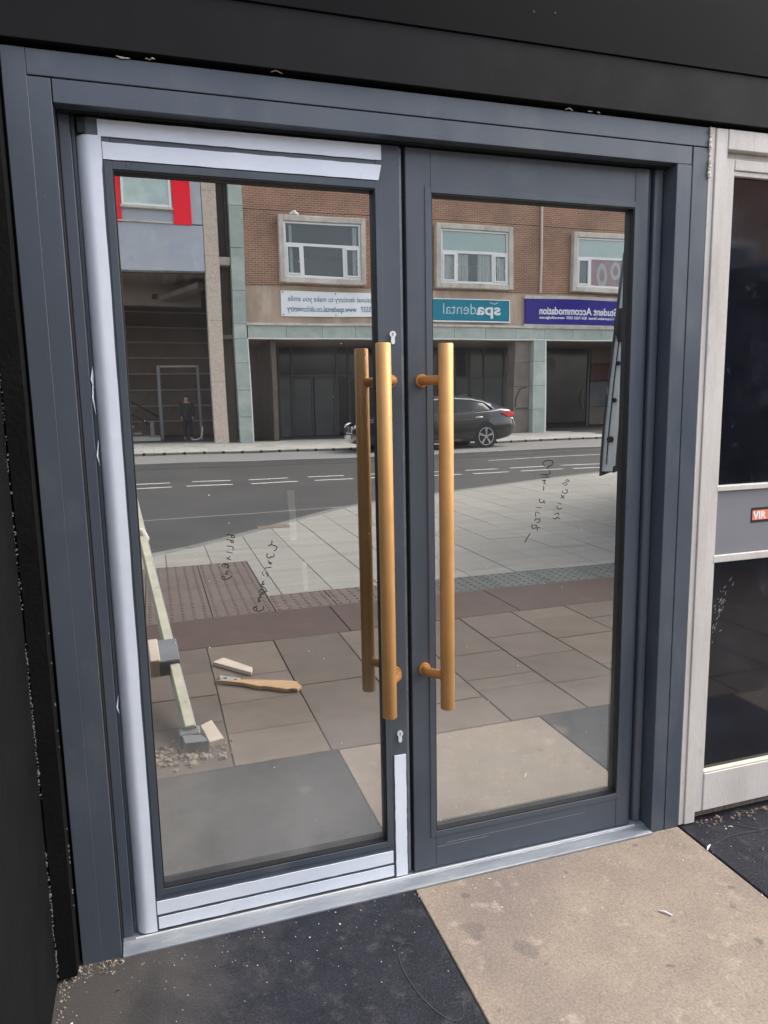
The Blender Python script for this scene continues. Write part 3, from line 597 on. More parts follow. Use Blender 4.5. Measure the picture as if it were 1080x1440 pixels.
def handle(parent, bx, rx):
    bm = bm_new(); r = .0194
    n = 36; prof = [(0,.543),(r-.0015,.543),(r,.5445),(r,1.5195),(r-.0015,1.521),(0,1.521)]
    rings = [[bm.verts.new((bx+p*math.cos(2*math.pi*k/n), -.078+p*math.sin(2*math.pi*k/n), z)) for k in range(n)] for p, z in prof[1:-1]]
    for a, b in zip(rings, rings[1:]):
        for k in range(n): bm.faces.new((a[k],a[(k+1)%n],b[(k+1)%n],b[k]))
    bm.faces.new(rings[0][::-1]); bm.faces.new(rings[-1])
    h = part('pull_handle', bm, M['gold'], parent, smooth=True, angle=50)
    for z in (1.430, .634):
        d = Vector((bx-rx, -.078, 0)); q = Vector((rx, 0, z))
        bm = bm_new(); tube(bm, [q+Vector((0,-.001,0)), q+Vector((0,-.018,0)), q+Vector((0,-.026,0))+d.normalized()*.006, q+d+Vector((0,.0,0))-d.normalized()*.012], [.0125,.0125,.0125,.0125], 18)
        so = part('standoff', bm, M['gold_dark'], h, smooth=True, angle=50)
        bm = bm_new(); tube(bm, [q+Vector((0,-.0005,0)), q+Vector((0,-.006,0)), q+Vector((0,-.0075,0))], [.0175,.0175,.0165], 24)
        part('rose', bm, M['gold_dark'], h, smooth=True, angle=50)
LD['group'] = RD['group'] = 'glazed door leaves of the entrance'
handle(LD, .606, .648); handle(RD, .773, .735)
for q in (((.371,1.156),(.390,1.155),(.392,1.023),(.376,1.024)),((.402,.965),(.415,.964),(.418,.886),(.406,.887))):   # paper strips stuck on the room side of the pane
    bm = bm_new(); bm.faces.new([bm.verts.new((a,.0228,b)) for a, b in q]); part('paper_strip', bm, M['paper'], lp)
def cylinder_lock(x, z):
    bm = bm_new(); r = .0085; w = .0052
    o = [(r*math.sin(a), r*math.cos(a)) for a in [rad(-145+i*290/16) for i in range(17)]] + [(w,-.018)] + [(w*math.cos(a), -.020-w*math.sin(a)) for a in [math.pi*k/8 for k in range(1,8)]] + [(-w,-.018)]
    f = [bm.verts.new((x+a, -.0045, z+b)) for a, b in o]; k_ = [bm.verts.new((x+a, .001, z+b)) for a, b in o]
    bm.faces.new(f)
    for i in range(len(o)): bm.faces.new((f[i],f[(i+1)%len(o)],k_[(i+1)%len(o)],k_[i]))
    c = part('lock_cylinder', bm, M['steel'], LD)
    bm = bm_new(); box(bm, x-.0008, x+.0008, -.0052, -.0046, z-.004, z+.0042); disc(bm, (x,-.0050,z+.002), (0,-1,0), .0018, 10)
    part('keyway', bm, M['gasket'], c)
cylinder_lock(.657, 1.549); cylinder_lock(.659, .453)
# protective film left on the leaf
def film(x0, x1, z0, z1, cut=None, seedn=0):
    bm = bm_new(); n = 26; vert = (z1-z0) > (x1-x0); rnd = random.Random(seedn); A_, B_ = [], []
    for i in range(n+1):
        t = i/n; j = lambda: rnd.uniform(-.0006,.0006); off = -.0032-.0005*abs(noise.noise(Vector((t*6,seedn,0))))
        if vert: a, b = (x0+j(), z0+(z1-z0)*t), (x1+j(), z0+(z1-z0)*t)
        else: a, b = (x0+(x1-x0)*t, z0+j()), (x0+(x1-x0)*t, z1+j())
        if cut and i == n: a = (a[0]-cut, a[1])
        A_.append([bm.verts.new((a[0],off,a[1])), bm.verts.new((a[0],-.0002,a[1]))]); B_.append([bm.verts.new((b[0],off,b[1])), bm.verts.new((b[0],-.0002,b[1]))])
    for i in range(n):
        bm.faces.new((A_[i][0],A_[i+1][0],B_[i+1][0],B_[i][0])); bm.faces.new((A_[i][0],A_[i][1],A_[i+1][1],A_[i+1][0])); bm.faces.new((B_[i][0],B_[i+1][0],B_[i+1][1],B_[i][1]))
    for i in (0,n): bm.faces.new((A_[i][0],B_[i][0],B_[i][1],A_[i][1]))
    return part('protective_film', bm, M['tape'], LD)
film(-.024,.634,1.971,2.006,seedn=1); film(-.0165,.634,1.9235,1.9595,cut=.008,seedn=2)
film(-.018,.633,.0625,.0985,seedn=3); film(-.016,.634,.0215,.0535,seedn=4); film(.6415,.6755,.0160,.3890,seedn=5)
# the film wrapped round the hinge stile, edge slightly torn
bm = bm_new(); rows = []; n = 80
for i in range(n+1):
    z = .0165+(1.972-.0165)*i/n; nz_ = noise.noise(Vector((3.1,z*7,0)))*.0012
    tear = .003*max(0, noise.noise(Vector((9.1,z*3.2,2))))
    ring = []
    for k in range(11):
        t = k/10
        if t < .7:
            a = math.pi/2*(1-t/.7); x = -.0690+.028-.0305*math.sin(a); y = .026-.0305*math.cos(a)
        else: x = -.041+(t-.7)/.3*.0205; y = -.0045+.0005*t
        if k == 0: x -= .001; y = .030+nz_
        if k == 10: x += nz_+(.0025 if z > 1.9 else 0)
        ring.append(bm.verts.new((x-(tear if k < 2 else 0), y, z)))
    rows.append(ring)
for a, b in zip(rows, rows[1:]):
    for k in range(10): bm.faces.new((a[k],a[k+1],b[k+1],b[k]))
part('wrapped_film', bm, M['tape'], LD, smooth=True, angle=60)
bm = bm_new()
for z, l in ((1.42,.05),(1.36,.10),(1.24,.06),(.62,.05)): tube(bm, [(-.0735,.012,z),(-.0775,.004,z+l*.4),(-.0725,.008,z+l)], [.0005,.0022,.0005], 6)
part('torn_film', bm, M['tape'], LD, smooth=True)
boxpart('scuff_line', M['alu'], RD, .80, 1.27, -.00025, .0005, .0875, .0882); boxpart('scuff_line', M['alu'], RD, .77, .93, -.00025, .0005, .0795, .0801)
boxpart('pivot_cap', M['gasket'], LD, -.066, -.050, -.0045, .03, 1.974, 2.008, .001)

# ------------------------------------------------------------------ neighbouring timber shop window
nb = thing('timber_shop_window', 'weathered white timber shop window frame with dark panes beside the right door', 'shop window', (2.2,-.03,0))
WW = M['whitewood']
boxpart('cover_strip', WW, nb, 1.5905, 1.6090, -.046, .05, .004, 2.1200, .001)
boxpart('mullion', WW, nb, 1.6105, 1.6500, -.050, .06, .004, 2.1180, .0015)
boxpart('stile', WW, nb, 1.6505, 1.6830, -.044, .05, .034, 2.0420, .002)
boxpart('head_rail', WW, nb, 1.6505, 3.4, -.052, .06, 2.0640, 2.1180, .002)
boxpart('head_bead', WW, nb, 1.6505, 3.4, -.030, .06, 2.0430, 2.0630, .001)
boxpart('top_rail', WW, nb, 1.6835, 3.36, -.044, .05, 2.0130, 2.0420, .002)
boxpart('top_bead', WW, nb, 1.6835, 3.36, -.040, .03, 1.9990, 2.0120, .001)
boxpart('transom', WW, nb, 1.6770, 3.36, -.045, .05, 1.0870, 1.1040, .002)
boxpart('spandrel_panel', M['greypanel'], nb, 1.6770, 3.36, -.036, .03, .8880, 1.0860, .001)
boxpart('lower_transom', WW, nb, 1.6770, 3.36, -.045, .05, .8640, .8870, .002)
boxpart('bottom_bead', M['foam'], nb, 1.6835, 3.36, -.0445, .03, .1660, .1720, .001)
boxpart('bottom_rail', WW, nb, 1.6835, 3.36, -.047, .05, .0360, .1650, .002)
boxpart('inner_bead', WW, nb, 1.6790, 1.6855, -.041, .03, 1.1045, 1.9985, .001); boxpart('inner_bead', WW, nb, 1.6780, 1.6852, -.041, .03, .1725, .8635, .001)
boxpart('window_pane', M['darkpane'], nb, 1.6858, 3.36, -.028, -.020, 1.1045, 1.9985); boxpart('window_pane', M['darkpane'], nb, 1.6855, 3.36, -.028, -.020, .1725, .8635)
boxpart('stile', WW, nb, 3.362, 3.45, -.046, .05, .004, 2.0625, .002)
boxpart('bottom_packer', M['dust'], nb, 1.655, 3.36, -.020, .05, .002, .0350)
bm = bm_new(); rnd = random.Random(5)
for i in range(26):
    z = rnd.uniform(1.98,2.105); s = rnd.uniform(.003,.008); tube(bm, [(1.589,-.047,z),(1.592+rnd.uniform(-.004,.002),-.050,z+s),(1.590,-.046,z+2.4*s)], [.0008,s*.55,.0008], 6)
part('foam_filler', bm, M['foam'], nb, smooth=True, kind='stuff')
st = boxpart('sticker', M['sticker_k'], nb, 1.822, 2.02, -.0372, -.0362, .980, 1.027)
boxpart('sticker_band', M['sticker_o'], st, 1.826, 2.016, -.0378, -.0373, .988, 1.019)
text_part('lettering', 'VIR', M['letter_w'], st, None, (1.828,-.0379,.9915), .033, None, .0012, .0002, '-y')
bm = bm_new(); rnd = random.Random(9)                       # scratched-off paint on the lower pane
for i in range(42):
    t = rnd.random(); x = 1.70+.05*t+rnd.gauss(0,.008); z = .62+.16*t+rnd.gauss(0,.015); l = rnd.uniform(.003,.014); a = rnd.uniform(.6,1.9)
    beam(bm, (x,-.0283,z), (x+l*math.cos(a),-.0283,z+l*math.sin(a)), .0004, .0006, (0,1,0))
part('scratch', bm, M['paper'], nb, kind='stuff')

bm = bm_new(); rnd = random.Random(21)                       # paint and mortar specks on the glass and on the leaves
for i in range(34):
    x = rnd.choice((rnd.uniform(.02,.60), rnd.uniform(.77,1.37))); z = rnd.uniform(.15,1.55); s = rnd.uniform(.0006,.0017)
    tube(bm, [(x,.0198,z),(x,.0188,z)], s, 7)
part('paint_speck', bm, M['paper'], LD, kind='stuff')
def chalk(pts, m='paper', w=.0011, label=None):
    bm = bm_new(); pv = None; P = [Vector((a,b,.0024)) for a, b in pts]
    for k, p_ in enumerate(P):
        d = (P[min(k+1,len(P)-1)]-P[max(k-1,0)]).normalized(); nn = Vector((-d.y,d.x,0))*w*(.6+.8*abs(noise.noise(p_*40)))
        cur = (bm.verts.new(p_+nn), bm.verts.new(p_-nn))
        if pv: bm.faces.new((pv[0],pv[1],cur[1],cur[0]))
        pv = cur
    part('chalk_mark', bm, M[m], pav)
M['chalk'] = mat('faint_chalk', (.050,.050,.053), .9)
chalk([(.60+.045*math.cos(a)-.02*math.sin(a), -.37+.13*math.sin(a)) for a in [1.1+4.4*k/30 for k in range(31)]], 'chalk', .0013)
chalk([(1.63+.45*k/12, -.165+.012*math.sin(k*.8)+.05*k/12) for k in range(13)], 'chalk', .0020)
chalk([(1.72+.10*k/8, -.06-.085*k/8) for k in range(9)], 'chalk', .0018)
# ------------------------------------------------------------------ brick building across the street
F = -25.3
bb = thing('brick_building', 'brown brick block over pale green stone fascia across the street, three white windows', 'building', (13,F,0))
boxpart('brick_wall', M['brick'], bb, 3.62, 30, F-.4, F, 5.655, 8.265); boxpart('brick_wall', M['brick'], bb, 3.62, 30, F-.4, F+.004, 8.285, 12.5)
boxpart('brick_joint', M['drain'], bb, 3.62, 30, F-.4, F-.02, 8.262, 8.288)
boxpart('concrete_band', M['band'], bb, 3.62, 30, F-.4, F-.03, 4.32, 5.650)
boxpart('drip_ledge', M['precast'], bb, 3.62, 30, F-.4, F+.09, 4.225, 4.315, .01)
x = 3.66; rnd = random.Random(3)
proto = None
while x < 29:                                               # fascia slabs
    w = 1.35
    bm = bm_new(); box(bm, x+.006, x+w-.006, F-.35, F+.02+rnd.uniform(0,.006), 3.79, 4.222, .004); part('fascia_slab', bm, M['verde'], bb); x += w
boxpart('fascia_edge', M['upvc'], bb, 3.66, 29, F-.30, F+.035, 3.745, 3.785)
def tiled_pier(x0, x1, y0, y1, zs):
    for a, b in zip(zs, zs[1:]): boxpart('pier_slab', M['verde'], bb, x0, x1, y0, y1, a+.006, b-.006, .006)
tiled_pier(3.16, 3.62, F-.45, F+.06, [0,.95,1.9,2.85,3.72,4.27,5.45,6.9,8.35,9.8,11.2,12.5])
boxpart('corner_trim', M['upvc'], bb, 3.625, 3.66, F-.3, F+.05, .0, 3.74)
tiled_pier(15.28, 15.84, F-.45, F+.05, [0,1.0,1.95,2.9,3.74])
boxpart('corner_trim', M['upvc'], bb, 15.845, 15.90, F-.3, F+.045, .0, 3.74)
for z0, z1 in ((0,.97),(.98,1.93),(1.94,2.88),(2.89,3.735)): boxpart('brown_pier_slab', M['brownstone'], bb, 14.55, 15.27, F-.9, F-.25, z0, z1, .006)
bm = bm_new(); tube(bm, [(14.62,F-.235,1.1),(14.66,F-.22,1.5),(14.85,F-.235,1.85),(15.1,F-.235,1.9)], .018, 6); tube(bm, [(14.66,F-.235,1.05),(15.2,F-.235,1.05)], .015, 6); part('loose_cable', bm, M['gasket'], bb)
boxpart('undercroft_soffit', M['soffit'], bb, 2.8, 30, -29.9, F-.36, 3.752, 3.9)
bm = bm_new(); tube(bm, [(15.55,F+.06,5.66),(15.55,F+.06,12.4)], .055, 10); part('downpipe', bm, M['pipe'], bb, smooth=True)
def window(x0, kind):
    x1, z0, z1 = x0+3.28, 5.72, 8.10
    bm = bm_new(); P = F+.26
    for (a,b,c,d) in ((x0,x0+.19,z0,z1),(x1-.19,x1,z0,z1),(x0+.19,x1-.19,z1-.2,z1),(x0+.19,x1-.19,z0,z0+.2)): box(bm, a, b, F+.001, P, c, d, .02)
    su = part('window_surround', bm, M['precast'], bb)
    fx0, fx1, fz0, fz1, m1, m2, zt = x0+.195, x1-.195, z0+.205, z1-.205, x0+.86, x0+2.43, 7.08
    bm = bm_new(); a, b = F+.12, F+.19
    for (p,q,r,s) in ((fx0,fx0+.07,fz0,fz1),(fx1-.07,fx1,fz0,fz1),(fx0+.07,fx1-.07,fz1-.07,fz1),(fx0+.07,fx1-.07,fz0,fz0+.07),(fx0+.07,fx1-.07,zt-.05,zt+.05),(m1-.05,m1+.05,fz0+.07,zt-.05),(m2-.05,m2+.05,fz0+.07,zt-.05)): box(bm, p, q, a, b, r, s, .006)
    part('frame', bm, M['upvc'], su)
    for (p,q) in ((fx0+.07,m1-.05),(m2+.05,fx1-.07)):
        bm = bm_new()
        for (c,d,r,s) in ((p,p+.06,fz0+.07,zt-.05),(q-.06,q,fz0+.07,zt-.05),(p+.06,q-.06,zt-.11,zt-.05),(p+.06,q-.06,fz0+.07,fz0+.13)): box(bm, c, d, a+.02, b+.025, r, s, .004)
        box(bm, q-.13, q-.06, b+.025, b+.045, 6.45, 6.475)
        part('casement', bm, M['upvc'], su)
    boxpart('window_pane', M['winglass'], su, fx0+.07, fx1-.07, F+.15, F+.155, zt+.05, fz1-.07)
    boxpart('window_pane', M['winglass'], su, fx0+.07, m1-.05, F+.15, F+.155, fz0+.07, zt-.05)
    boxpart('window_pane', M['winglass'], su, m1+.05, m2-.05, F+.15, F+.155, fz0+.07, zt-.05)
    boxpart('window_pane', M['winglass'], su, m2+.05, fx1-.07, F+.15, F+.155, fz0+.07, zt-.05)
    boxpart('dim_room', M['room'], su, fx0, fx1, F+.005, F+.012, fz0, fz1)
    def drape(p, q, r, s, m, amp=.02):
        bm = bm_new(); n = int((q-p)/.03)+2; pr = None
        for i in range(n+1):
            xx = p+(q-p)*i/n; yy = F+.075+amp*math.sin(i*1.7)+amp*.6*math.sin(i*.63+1); cur = (bm.verts.new((xx,yy,r)), bm.verts.new((xx,yy,s)))
            if pr: bm.faces.new((pr[0],cur[0],cur[1],pr[1]))
            pr = cur
        return part('curtain', bm, m, su, smooth=True)
    if kind == 1:
        drape(fx0+.2, fx0+.33, fz0+.1, fz1-.1, M['curtain']); drape(fx1-.30, fx1-.12, fz0+.1, fz1-.1, M['curtain'])
        bm = bm_new(); tube(bm, [(x0+.45,P-.1,z1+.05),(x0+.62,P-.06,z1+.10),(x0+.78,P-.1,z1+.04)], [.05,.09,.04], 8); part('loose_flashing', bm, M['upvc'], su, smooth=True)
    if kind == 2:
        boxpart('blind', M['mintblind'], su, fx0+.07, fx1-.07, F+.10, F+.105, zt, fz1-.05)
        drape(fx0+.1, m1-.05, fz0+.05, zt, M['curtain']); drape(m1+.05, m1+.55, fz0+.05, zt, M['curtain']); drape(m2-.62, m2-.05, fz0+.05, zt, M['curtain']); drape(m2+.2, fx1-.1, fz0+.05, zt, M['curtain'])
    if kind == 3:
        boxpart('blind', M['mintblind'], su, fx0+.07, fx1-.07, F+.10, F+.105, zt, fz1-.05)
        p = boxpart('poster', M['poster_r'], su, m1+.05, m2+.0, F+.10, F+.104, fz0+.05, zt-.03)
        bm = bm_new()
        for (cx, cz, rx, rz) in ((m1+.62,6.42,.25,.5),(m1+1.25,6.62,.24,.36)):
            n = 20; o = [bm.verts.new((cx+rx*math.cos(2*math.pi*k/n), F+.1055, cz+rz*math.sin(2*math.pi*k/n))) for k in range(n)]; i_ = [bm.verts.new((cx+.5*rx*math.cos(2*math.pi*k/n), F+.1055, cz+.55*rz*math.sin(2*math.pi*k/n))) for k in range(n)]
            for k in range(n): bm.faces.new((o[k],o[(k+1)%n],i_[(k+1)%n],i_[k]))
        part('poster_print', bm, M['poster_g'], su)
window(4.82, 1); window(10.92, 2); window(16.98, 3); window(23.08, 1)

boxpart('roof', M['wall_up'], bb, 2.5, 30, -38, F-.01, 12.505, 12.7); boxpart('rear_wall', M['wall_up'], bb, 2.5, 30, -38.2, -38.01, 0, 12.7)  # unseen roof and back, added to keep sun out behind the brick front
boxpart('end_wall', M['wall_up'], bb, 30.005, 30.3, -38, F-.01, 0, 12.7)  # unseen, closes the same added shell against the sun
# signs on the brick building
sg = thing('banner', 'white banner with grey dentistry lettering under the leftmost brick building window', 'banner', (6.85,F,4.55))
boxpart('board', M['sign_w'], sg, 4.86, 8.95, F-.02, F+.05, 4.56, 5.46, .01)
text_part('lettering', 'professional dentistry to make you smile', M['letter_g'], sg, None, (9.0-.12,F+.052,5.10), .27, 3.78, .002)
text_part('lettering', '5 5537   www.spadental.co.uk/coventry', M['letter_g'], sg, None, (8.52,F+.052,4.74), .28, 3.46, .006)
bm = bm_new()
for x in (4.93,6.9,8.88):
    for z in (4.62,5.40): bm = bm_new(); tube(bm, [(x,F+.05,z),(x,F+.06,z)], .025, 8); part('fixing', bm, M['trim'], sg)
sg = thing('spa_sign', 'teal sign with white spadental lettering under the middle window', 'sign', (12.3,F,4.45))
boxpart('board', M['sign_t'], sg, 10.55, 14.08, F-.02, F+.10, 4.47, 5.29, .01)
boxpart('edge_trim', M['sign_w'], sg, 10.5, 14.12, F-.02, F+.105, 4.42, 4.465); boxpart('edge_trim', M['sign_w'], sg, 10.5, 14.12, F-.02, F+.105, 5.295, 5.33)
boxpart('edge_trim', M['sign_w'], sg, 14.085, 14.12, F-.02, F+.105, 4.47, 5.29)
text_part('lettering', 'spa', M['letter_w'], sg, None, (13.70,F+.102,4.72), .62, 1.02, .014)
text_part('lettering', 'dental', M['letter_l'], sg, None, (12.66,F+.102,4.72), .62, 1.42, -.004)
bm = bm_new(); tube(bm, [(13.42+.16*math.cos(a), F+.104, 5.22+.07*math.sin(a)) for a in [math.pi+math.pi*k/8 for k in range(9)]], .014, 6); part('smile_mark', bm, M['letter_w'], sg)
sg = thing('student_sign', 'violet blue sign reading Student Accommodation under the rightmost window', 'sign', (17.3,F,4.4))
boxpart('board', M['sign_p'], sg, 14.83, 19.95, F-.02, F+.12, 4.40, 5.41, .01)
boxpart('edge_trim', M['precast'], sg, 14.78, 20.0, F-.02, F+.125, 5.415, 5.54); boxpart('edge_trim', M['precast'], sg, 14.78, 20.0, F-.02, F+.10, 4.30, 4.395)
text_part('lettering', 'Student Accommodation', M['letter_w'], sg, None, (19.2,F+.122,4.80), .42, 3.72, .010)
text_part('lettering', '24 Corporation Street  024 7622 5555  www.unilodge.com', M['letter_w'], sg, None, (19.25,F+.122,4.62), .15, 3.76, .004)

# recessed shop units
G = -29.44
su = thing('recessed_shopfront', 'dim recessed shopfront with dark framed double doors behind the loading bay', 'shopfront', (9,G,0))
boxpart('back_wall', M['room'], su, 2.8, 30, G-.5, G-.25, 0, 3.75)
def unit(x0, x1, z0, z1, m): 
    return boxpart('shop_pane', M[m], su, x0, x1, G-.05, G-.02, z0, z1)
def bars(seq, z0, z1, w=.07):
    for x in seq: boxpart('frame_bar', M['shopframe'], su, x-w/2, x+w/2, G-.06, G+.03, z0, z1, .005)
unit(5.4,5.92,.0,2.48,'shoppanel'); unit(5.4,8.5,2.60,3.74,'shopglass'); unit(3.7,5.38,0,3.74,'under'); unit(7.95,10.1,.1,2.48,'shopglass'); unit(8.5,10.1,2.60,3.74,'shopglass')
bars((5.39,5.94,7.92,8.46,9.2,10.1), 0, 3.74, .09); boxpart('frame_bar', M['shopframe'], su, 5.4, 10.1, G-.058, G+.028, 2.49, 2.59)
for x0, x1 in ((5.99,6.87),(6.92,7.86)):
    d = boxpart('shop_door', M['doorglass'], su, x0+.08, x1-.08, G-.04, G-.015, .16, 2.38)
    bm = bm_new()
    for (a,b,c,e) in ((x0,x0+.08,.02,2.47),(x1-.08,x1,.02,2.47),(x0+.08,x1-.08,2.38,2.47),(x0+.08,x1-.08,.02,.16)): box(bm, a, b, G-.05, G+.035, c, e, .004)
    part('door_frame', bm, M['shopframe'], d)
xs_ = [10.1,11.0,11.9,12.8,13.55,14.28,15.0,16.04,17.0]
for a, b in zip(xs_, xs_[1:]):
    unit(a+.05,b-.05,.1,2.44,'shoppanel' if b > 13 else 'shopglass'); unit(a+.05,b-.05,2.52,3.74,'shopglass')
bars(xs_[1:], 0, 3.74, .10); boxpart('frame_bar', M['shopframe'], su, 10.15, 17.0, G-.057, G+.027, 2.445, 2.515)
unit(17.1,20.6,.25,3.74,'shopglass'); bars((17.05,20.7), 0, 3.74, .12); unit(20.85,24,1.0,2.2,'dimblue'); unit(20.85,24,2.25,3.0,'dimred'); unit(20.85,26,3.05,3.74,'soffit'); unit(20.85,26,.1,.98,'under')
bm = bm_new()
n = 24; c = (18.5, G+.0, 2.95)
disc(bm, c, (0,1,0), .36, 24); part('round_logo_disc', bm, M['shoppanel'], su)
bm = bm_new(); tube(bm, [(20.45,G+.02,1.8),(20.32,G+.1,1.6),(20.32,G+.1,1.2),(20.45,G+.02,.9)], .025, 8); part('door_pull', bm, M['post'], su, smooth=True)
br = thing('brace', 'rusty timber brace leaning against the dim back of the undercroft', 'brace', (5.05,G+.6,0))
bm = bm_new(); beam(bm, (5.12,G+.7,.0), (4.5,G+.12,3.4), .10, .12, (0,1,0)); part('prop', bm, M['rustbar'], br)
bm = bm_new(); beam(bm, (4.98,G+.62,1.55), (4.90,G+.56,1.85), .12, .14, (0,1,0)); part('clamp', bm, M['redlamp'] if False else M['rustbar'], br)

# ------------------------------------------------------------------ blue-grey building over the passage
gb = thing('rendered_building', 'blue grey rendered building with red panels over a dark open passage', 'building', (-3,F,0))
boxpart('rendered_wall', M['bluegrey'], gb, -14, 2.24, F-.4, F, 6.07, 7.605); boxpart('rendered_wall', M['bluegrey'], gb, -14, 2.24, F-.42, F-.02, 7.655, 12.5)
boxpart('string_course', M['precast'], gb, -14, 1.22, F-.4, F+.06, 7.607, 7.653, .006)
boxpart('red_panel', M['redpanel'], gb, 1.25, 1.87, F-.018, F+.045, 7.60, 11.5, .008); boxpart('red_panel', M['redpanel'], gb, -1.2, -.42, F-.018, F+.045, 7.58, 11.5, .008)
bm = bm_new()
for (a,b,c,d) in ((-.40,-.33,8.13,9.85),(1.13,1.21,8.13,9.85),(-.33,1.13,8.13,8.20),(-.33,1.13,9.78,9.85)): box(bm, a, b, F-.018, F+.06, c, d, .005)
w = part('window_frame', bm, M['upvc'], gb); boxpart('window_pane', M['paleglass'], w, -.33, 1.13, F+.0, F+.012, 8.20, 9.78); boxpart('sill', M['precast'], w, -.44, 1.25, F-.018, F+.12, 8.05, 8.128, .006)
boxpart('roof', M['wall_up'], gb, -14, 2.495, -38, F-.03, 12.505, 12.68); boxpart('rear_wall', M['wall_up'], gb, -14, 2.495, -38.2, -38.01, 0, 12.7)  # unseen roof and back, added so no sun leaks into the passage
proto = None
for i in range(22):
    x = -3.2+.25*i
    bm = bm_new(); box(bm, x+.008, x+.242, F-2.6, F-.42, 6.0+.0, 6.03); part('soffit_slat', bm, M['soffit'], gb)
boxpart('soffit_backing', M['under'], gb, -14, 2.4, -34, F-.41, 6.035, 6.06)
boxpart('downstand_beam', M['soffit'], gb, -14, 2.24, F-3.0, F-2.62, 5.2, 6.03, .01)
bm = bm_new(); beam(bm, (2.2,F-1.0,5.75), (.9,F-2.4,5.45), .5, .18); part('duct', bm, M['brownstone'], gb)
boxpart('grille', M['gasket'], gb, .42, .62, F-2.615, F-2.60, 5.45, 5.65)
proto = None; B = -33.2
for i in range(9):
    z = .0+.70*i
    c = boxpart('wall_board', M['under'], gb, -14, 4.5, B-.2, B, z+.02, z+.68) if proto is None else dup(proto, (-4.75, B-.1, z+.02), gb)
    proto = proto or c
proto = None
for i in range(1,9):
    z = .70*i
    c = boxpart('ledge', M['ledge'], gb, -14, 4.5, B-.19, B+.10, z-.045, z+.015) if proto is None else dup(proto, (-4.75, B-.045, z-.045), gb)
    proto = proto or c
boxpart('side_wall', M['under'], gb, 4.52, 4.7, B, F-.5, 0, 3.74)
def column(x0, x1, y0, y1, cuts):
    for a, b in zip(cuts, cuts[1:]): boxpart('column_block', M['speckle'], gb, x0, x1, y0, y1, a+.003, b-.003, .006)
column(2.26, 2.76, F-.55, F-.02, [0,2.2,4.4,6.6,8.8,11,12.5])
boxpart('recess_panel', M['under'], gb, 2.765, 3.15, F-.9, F-.7, 0, 12.5); boxpart('recess_sill', M['precast'], gb, 2.765, 3.15, F-.69, F-.2, 6.35, 6.62, .01)
boxpart('recess_bar', M['trim'], gb, 3.06, 3.12, F-.69, F-.3, 6.65, 12.4)
P_ = -28.5
bm = bm_new(); box(bm, .40, .52, P_-.06, P_+.06, 0, 2.92, .005); part('post', bm, M['post'], gb)
bm = bm_new(); box(bm, 1.93, 2.03, P_-.06, P_+.06, 0, 2.92, .005); part('post', bm, M['post'], gb)
bm = bm_new(); box(bm, .53, 1.92, P_-.03, P_+.03, 2.84, 2.92, .005); part('cross_bar', bm, M['ledge'], gb)
bm = bm_new(); tube(bm, [(-2.2,-29.2,2.55),(.35,-28.8,.95)], .035, 8); tube(bm, [(-2.2,-29.2,2.05),(.15,-28.8,.55)], .03, 8); part('handrail', bm, M['gasket'], gb)
for i in range(8): boxpart('stair_tread', M['ledge'], gb, -2.6+.28*i, -2.28+.28*i, -31.5, -29.3, 2.2-.28*i, 2.26-.28*i)
boxpart('plinth', M['farflag'], gb, -6, .38, -30.5, -28.2, .002, .16)
boxpart('litter_bin', M['post'], gb, .02, .16, -28.3, -28.15, .162, .78)

# ------------------------------------------------------------------ person in the passage
def skin(name, verts, edges, radii, m, parent, root=0, sub=2):
    me = bpy.data.meshes.new(name); me.from_pydata(verts, edges, []); o = bpy.data.objects.new(name, me); C.objects.link(o)
    mo = o.modifiers.new('s', 'SKIN'); me.materials.append(m)
    for i, r in enumerate(radii): me.skin_vertices[0].data[i].radius = r if isinstance(r, tuple) else (r, r)
    me.skin_vertices[0].data[root].use_root = True; mo.use_smooth_shade = True
    s = o.modifiers.new('u', 'SUBSURF'); s.levels = sub; s.render_levels = sub
    dg = bpy.context.evaluated_depsgraph_get(); me2 = bpy.data.meshes.new_from_object(o.evaluated_get(dg))
    bpy.data.objects.remove(o); bm = bm_new(); bm.from_mesh(me2); off = WL[parent.name] if parent else Vector()
    for v in bm.verts: v.co += off
    return part(name, bm, m, parent, smooth=True, angle=180)
pe = thing('person', 'person in dark coat and dark trousers standing between the passage posts', 'person', (1.45,-28.35,0))
hx = 1.02
body = skin('body', [(0,0,.93),(0,.01,1.08),(0,.0,1.26),(0,-.01,1.44),(0,0,1.54),(0,.015,1.62),(0,.015,1.72),
 (.17,0,1.42),(.22,.02,1.15),(.20,.12,.92),(.20,.15,.84),(-.17,0,1.42),(-.23,.0,1.15),(-.21,.08,.90),(-.20,.10,.82),
 (.09,0,.88),(.10,.03,.48),(.10,-.02,.09),(.11,.12,.04),(-.09,0,.88),(-.11,-.03,.48),(-.13,-.10,.09),(-.14,.04,.04)],
 [(0,1),(1,2),(2,3),(3,4),(4,5),(5,6),(3,7),(7,8),(8,9),(9,10),(3,11),(11,12),(12,13),(13,14),(0,15),(15,16),(16,17),(17,18),(0,19),(19,20),(20,21),(21,22)],
 [.15,.14,.16,.14,.055,.085,.08,.075,.05,.036,.035,.075,.05,.036,.035,.10,.07,.05,.04,.10,.07,.05,.04], M['skin'], pe)
coat = skin('coat', [(0,0,.80),(0,0,1.05),(0,0,1.25),(0,-.01,1.46),(.19,0,1.42),(.235,.02,1.15),(.21,.11,.95),(-.19,0,1.42),(-.245,0,1.15),(-.22,.07,.93)],
 [(0,1),(1,2),(2,3),(3,4),(4,5),(5,6),(3,7),(7,8),(8,9)], [(.21,.16),(.19,.15),(.21,.17),(.17,.13),.115,.085,.065,.115,.085,.065], M['cloth'], pe)
